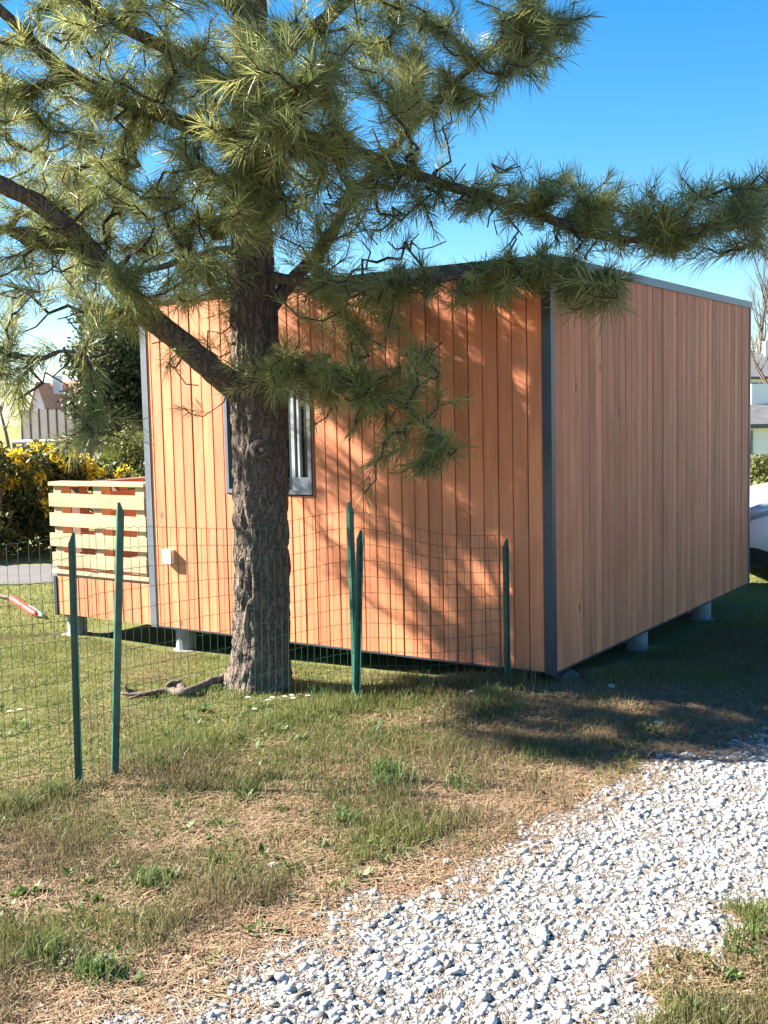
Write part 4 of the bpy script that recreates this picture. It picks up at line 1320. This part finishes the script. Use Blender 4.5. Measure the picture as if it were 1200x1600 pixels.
def bare_tree(px, Y, h, label, seed, spread=.5, mt='dead_wood', tnk=.12):
    rr = random.Random(seed)
    P = aty(px, 650, Y)
    o = empty('bare_tree', (P.x, Y, 0)); tag(o, label, 'tree', 'bare trees in the background')
    trunk_mb, br_mb = MB(), MB()
    def grow(p, d, l, r_, lev):
        n = 5
        pts = [p]
        for k in range(n):
            d = (d + Vector((rr.gauss(0, .09), rr.gauss(0, .09), rr.gauss(.03, .05)))).normalized()
            pts.append(pts[-1] + d * l / n)
        (trunk_mb if lev == 0 else br_mb).tube(pts, [r_ * (1 - .75 * k / n) for k in range(n + 1)], 6 if lev < 2 else 4, False)
        if lev >= 4: return
        for k in range((12, 6, 5, 4)[lev]):
            t = rr.uniform(.25 if lev else .22, 1)
            i = min(int(t * n), n - 1)
            q = pts[i].lerp(pts[i + 1], t * n - i)
            a = rr.uniform(0, 6.28)
            side = Vector((math.cos(a), math.sin(a), 0))
            grow(q, (d * (1 - spread) + side * spread + Vector((0, 0, .35))).normalized(), l * rr.uniform(.32, .5), r_ * (1 - .7 * t) * .5, lev + 1)
    grow(Vector((0, 0, -.1)), Vector((rr.gauss(0, .04), 0, 1)), h, tnk, 0)
    trunk_mb.build('trunk', M[mt], o)
    br_mb.build('branches', M[mt], o)
    return o
bare_tree(1190, 34, 6.0, 'bare winter tree rising behind the hedge at the right edge', 3, .5, tnk=.10)
bare_tree(1172, 58, 10.0, 'slim bare tree just beside the far edge of the cabin', 8, .35)
bare_tree(1215, 62, 11.0, 'taller bare tree at the extreme right behind the white house', 11, .4)
bare_tree(1184, 55, 9.0, 'bare tree between the cabin edge and the right edge, left of the tallest', 21, .3, tnk=.14)
bare_tree(1197, 66, 10.0, 'farthest thin bare tree against the sky at the right edge', 27, .3, tnk=.15)
bare_tree(12, 70, 5.5, 'low bare tree left of the orange roofed house', 5, .5)
shrub('russet_bush', 'russet brown bare-twigged bush above the white house at right', 'bush', (aty(1185, 575, 70).x, 70, 3.9), (2.2, 1.5, 1.4), 6000, .22, ((0.22, 0.13, 0.07), (0.36, 0.24, 0.13)), .6, 40)

# ------------------------------------------------------------------ houses, wall, rail in the distance
def house(name, label, px0, px1, Y, depth, zw, zr, roofm, wins, ridge_x=True):
    A, B = aty(px0, 650, Y), aty(px1, 650, Y)
    w = B.x - A.x
    o = empty(name, (A.x, Y, 0)); tag(o, label, 'house')
    mb = MB(); mb.box(0, w, 0, depth, -.2, zw)
    if not ridge_x:      # gable towards the viewer
        mb.add([(0, 0, zw), (w, 0, zw), (w / 2, 0, zr), (0, depth, zw), (w, depth, zw), (w / 2, depth, zr)], [(0, 1, 2), (5, 4, 3)])
    else:
        mb.add([(0, 0, zw), (0, depth, zw), (0, depth / 2, zr), (w, 0, zw), (w, depth, zw), (w, depth / 2, zr)], [(2, 1, 0), (3, 4, 5)])
    wl_ = mb.build('wall', M['white_wall'], o)
    mb = MB(); e = .25; t = .12
    if ridge_x:
        for s0, y0 in ((-1, -e), (1, depth + e)):
            sl_ = (zr - zw) / (depth / 2)
            mb.hexa([(-e, y0, zw - sl_ * e), (w + e, y0, zw - sl_ * e), (w + e, depth / 2, zr), (-e, depth / 2, zr), (-e, y0, zw - sl_ * e + t), (w + e, y0, zw - sl_ * e + t), (w + e, depth / 2, zr + t), (-e, depth / 2, zr + t)])
    else:
        sl_ = (zr - zw) / (w / 2)
        for x0 in (-e, w + e):
            mb.hexa([(x0, -e, zw - sl_ * e), (w / 2, -e, zr), (w / 2, depth + e, zr), (x0, depth + e, zw - sl_ * e), (x0, -e, zw - sl_ * e + t), (w / 2, -e, zr + t), (w / 2, depth + e, zr + t), (x0, depth + e, zw - sl_ * e + t)])
    rf = mb.build('roof', roofm, o)
    mb = MB(); mb.box(w * .7, w * .7 + .5, depth * .4, depth * .4 + .5, zr - .6, zr + .6); mb.build('chimney', M['white_wall'], rf)
    for (x0, x1, z0, z1) in wins:
        mb = MB(); mb.box(w * x0 - .06, w * x1 + .06, -.05, .02, z0 - .06, z1 + .06); f = mb.build('window', M['grey_frame'], o)
        mb = MB(); mb.box(w * x0, w * x1, -.06, -.052, z0, z1); mb.build('pane', M['pane'], f)
    return o
house('white_house', 'small white house with orange tiled roof far left beyond the beige wall', 52, 70, 72, 7, 2.95, 4.1, M['roof_tile'], [], False)
house('long_house', 'low house with orange tiled roof right of the white gable at far left', 70, 132, 76, 6, 2.5, 4.3, M['roof_tile'], [(.1, .4, .8, 2.2)])
house('white_house', 'two-storey white house behind the bare tree at the right edge', 1150, 1260, 52, 7, 3.0, 4.2, M['slate'], [(.22, .30, 1.6, 2.7), (.36, .43, 1.6, 2.7), (.6, .7, 1.5, 2.7)])
house('garden_house', 'low white outbuilding with dark roof above the hedge at right', 1140, 1230, 32, 4, 1.15, 1.75, M['slate'], [(.28, .36, .4, .95)])

bw = empty('panel_wall', (aty(34, 660, 55).x, 55, 0))
tag(bw, 'pale beige panel wall in front of the far houses at left', 'wall')
x0 = 0.0
wid = aty(158, 660, 55).x - bw.location.x
npan = 9
for k in range(npan):
    mb = MB(); mb.box(wid * k / npan + .02, wid * (k + 1) / npan - .02, 0, .08, .1, 2.25 + random.uniform(-.04, .04)); mb.build('panel', M['beige_wall'], bw)
    mb = MB(); mb.box(wid * k / npan - .04, wid * k / npan + .04, -.03, .11, -.1, 2.32); mb.build('post', M['dead_wood'], bw)
gr = empty('guard_rail', (aty(20, 690, 37).x, 37, 0))
tag(gr, 'long grey guard rail running across the view beyond the dry field edge', 'guard rail')
gw = aty(260, 690, 37).x - gr.location.x
mb = MB()
mb.tube([(0, 0, 1.05), (gw, 0, 1.05)], .07, 8); mb.build('beam', M['grey_metal'], gr)
mb = MB(); mb.box(0, gw, -.03, .03, .74, .92); mb.build('beam', M['grey_metal'], gr)
for k in range(5):
    mb = MB(); mb.box(gw * k / 4 - .05, gw * k / 4 + .05, .075, .16, -.2, 1.1); mb.build('post', M['dead_wood'], gr)

# ------------------------------------------------------------------ white car, only its front end shows past the cabin
car = empty('parked_car', (3.42, 11.68, float(gz(3.6, 12.3))))
tag(car, 'white car parked behind the far end of the cabin', 'car')
# side profile: x from the nose backwards, (bottom, belt, half width at belt)
st = [(0.0, .32, .58, .58), (.08, .24, .70, .72), (.30, .20, .80, .82), (.75, .19, .88, .86), (1.15, .19, .95, .87), (1.6, .19, .97, .875), (2.6, .19, .98, .88), (3.4, .22, 1.0, .86), (3.85, .26, .98, .80), (4.02, .35, .9, .7)]
mb = MB()
rings = []
for x, b_, t_, hw in st:
    rings.append([(x, -hw * .94, b_), (x, -hw, b_ + (t_ - b_) * .35), (x, -hw * .985, b_ + (t_ - b_) * .75), (x, -hw * .84, t_ - .01), (x, -hw * .4, t_ + .035), (x, 0, t_ + .05),
                  (x, hw * .4, t_ + .035), (x, hw * .84, t_ - .01), (x, hw * .985, b_ + (t_ - b_) * .75), (x, hw, b_ + (t_ - b_) * .35), (x, hw * .94, b_)])
n = 11
vs = [v for r_ in rings for v in r_]
fs = [(i * n + k, (i + 1) * n + k, (i + 1) * n + k + 1, i * n + k + 1) for i in range(len(st) - 1) for k in range(n - 1)]
fs += [((i + 1) * n, i * n, i * n + n - 1, (i + 1) * n + n - 1) for i in range(len(st) - 1)]
fs += [tuple(range(n)), tuple(reversed(range((len(st) - 1) * n, len(st) * n)))]
mb.add(vs, fs, True)
body = mb.build('body', M['car_white'], car)
mb = MB()
rings = []
for x, b_, t_, hw in st:
    zt = .46
    rings.append([(x + (-.012 if x < .1 else 0), -(hw * (.94 + .06 * (zt - b_) / (t_ - b_)) + .012), zt), (x, -hw * .95 - .012, b_ - .02), (x, hw * .95 + .012, b_ - .02), (x + (-.012 if x < .1 else 0), hw * (.94 + .06 * (zt - b_) / (t_ - b_)) + .012, zt)])
vs = [v for r_ in rings for v in r_]
fs = [(i * 4 + k, (i + 1) * 4 + k, (i + 1) * 4 + k + 1, i * 4 + k + 1) for i in range(len(st) - 1) for k in range(3)] + [(0, 1, 2, 3), tuple(reversed(range(len(st) * 4 - 4, len(st) * 4)))]
mb.add(vs, fs, False); mb.build('bumper_and_sills', M['black_plastic'], car)
gh = [(1.12, .96, .70), (1.75, 1.40, .58), (2.3, 1.47, .58), (3.0, 1.44, .57), (3.75, 1.0, .66)]
mb = MB(); vs = []
for x, z, hw in gh: vs += [(x, -hw - (.0 if z > 1.2 else .06), z if z > 1.2 else z), (x, hw + (.0 if z > 1.2 else .06), z)]
vs += [(1.12, -.76, .95), (1.12, .76, .95), (3.75, -.74, .97), (3.75, .74, .97)]
fs = [(2 * i, 2 * i + 1, 2 * i + 3, 2 * i + 2) for i in range(4)]
fs += [(10, 0, 2, 4, 6, 8, 12), (13, 9, 7, 5, 3, 1, 11)]
mb.add(vs, fs, False); mb.build('cabin_glass', M['car_glass'], car)
mb = MB(); mb.add([(1.72, -.6, 1.40), (1.72, .6, 1.40), (2.3, .6, 1.485), (2.3, -.6, 1.485), (3.05, .59, 1.455), (3.05, -.59, 1.455), (1.72, -.6, 1.36), (1.72, .6, 1.36), (2.3, .6, 1.44), (2.3, -.6, 1.44), (3.05, .59, 1.41), (3.05, -.59, 1.41)],
                  [(0, 1, 2, 3), (3, 2, 4, 5), (7, 6, 9, 8), (8, 9, 11, 10), (0, 3, 9, 6), (3, 5, 11, 9), (2, 1, 7, 8), (4, 2, 8, 10), (1, 0, 6, 7), (5, 4, 10, 11)])
mb.build('roof', M['car_white'], car)
for s in (-1, 1):
    mb = MB()   # headlamp wrapped round the front corner
    pts = [(.06, .42, .60), (.05, .60, .615), (.12, .715, .64), (.34, .80, .72)]
    vs = [(x - .025, s * (y + .012), z - .045) for x, y, z in pts] + [(x - .01, s * (y + .015), z + .05 + .02 * i) for i, (x, y, z) in enumerate(pts)]
    vs += [(x + .06, s * (y - .04), z - .045) for x, y, z in pts] + [(x + .06, s * (y - .04), z + .05) for x, y, z in pts]
    fs = [(i, i + 1, i + 5, i + 4) for i in range(3)] + [(i + 8, i + 12, i + 13, i + 9) for i in range(3)] + [(i + 4, i + 5, i + 13, i + 12) for i in range(3)] + [(i, i + 8, i + 9, i + 1) for i in range(3)] + [(0, 4, 12, 8), (3, 11, 15, 7)]
    mb.add(vs, fs, True); mb.build('headlight', M['chrome_lens'], car)
    mb = MB(); mb.box(1.25, 1.42, s * .98 - .09, s * .98 + .09, .98, 1.1); mb.build('mirror', M['car_white'], car)
mb = MB(); mb.box(-.035, .10, -.52, .52, .26, .44); mb.build('grille', M['black_plastic'], car)
mb = MB(); mb.box(-.05, -.036, -.26, .26, .45, .56); mb.build('number_plate', M['white_plastic'], car)
for x in (.72, 3.28):
    for s in (-1, 1):
        w = empty('wheel', (x, s * .80, .31), 0, car)
        mb = MB(); nn_ = 24
        prof = [(.20, -.10), (.28, -.105), (.31, -.07), (.31, .07), (.28, .105), (.20, .10)]
        vs = [(r_ * math.cos(2 * math.pi * k / nn_), y_, r_ * math.sin(2 * math.pi * k / nn_)) for r_, y_ in prof for k in range(nn_)]
        fs = [(i * nn_ + k, i * nn_ + (k + 1) % nn_, (i + 1) * nn_ + (k + 1) % nn_, (i + 1) * nn_ + k) for i in range(5) for k in range(nn_)]
        mb.add(vs, fs, True); mb.build('tyre', M['tyre'], w)
        mb = MB()
        mb.tube([(0, -.08, 0), (0, .08, 0)], .05, 12)
        for k in range(5):
            a = 2 * math.pi * k / 5
            mb.tube([(0, s * .07, 0), (.2 * math.cos(a), s * .085, .2 * math.sin(a))], .022, 6)
        vs = [(r_ * math.cos(2 * math.pi * k / nn_), y_, r_ * math.sin(2 * math.pi * k / nn_)) for r_, y_ in ((.205, -.1), (.18, 0), (.205, .1)) for k in range(nn_)]
        fs = [(i * nn_ + k, i * nn_ + (k + 1) % nn_, (i + 1) * nn_ + (k + 1) % nn_, (i + 1) * nn_ + k) for i in range(2) for k in range(nn_)]
        mb.add(vs, fs, True); mb.build('rim', M['alloy'], w)
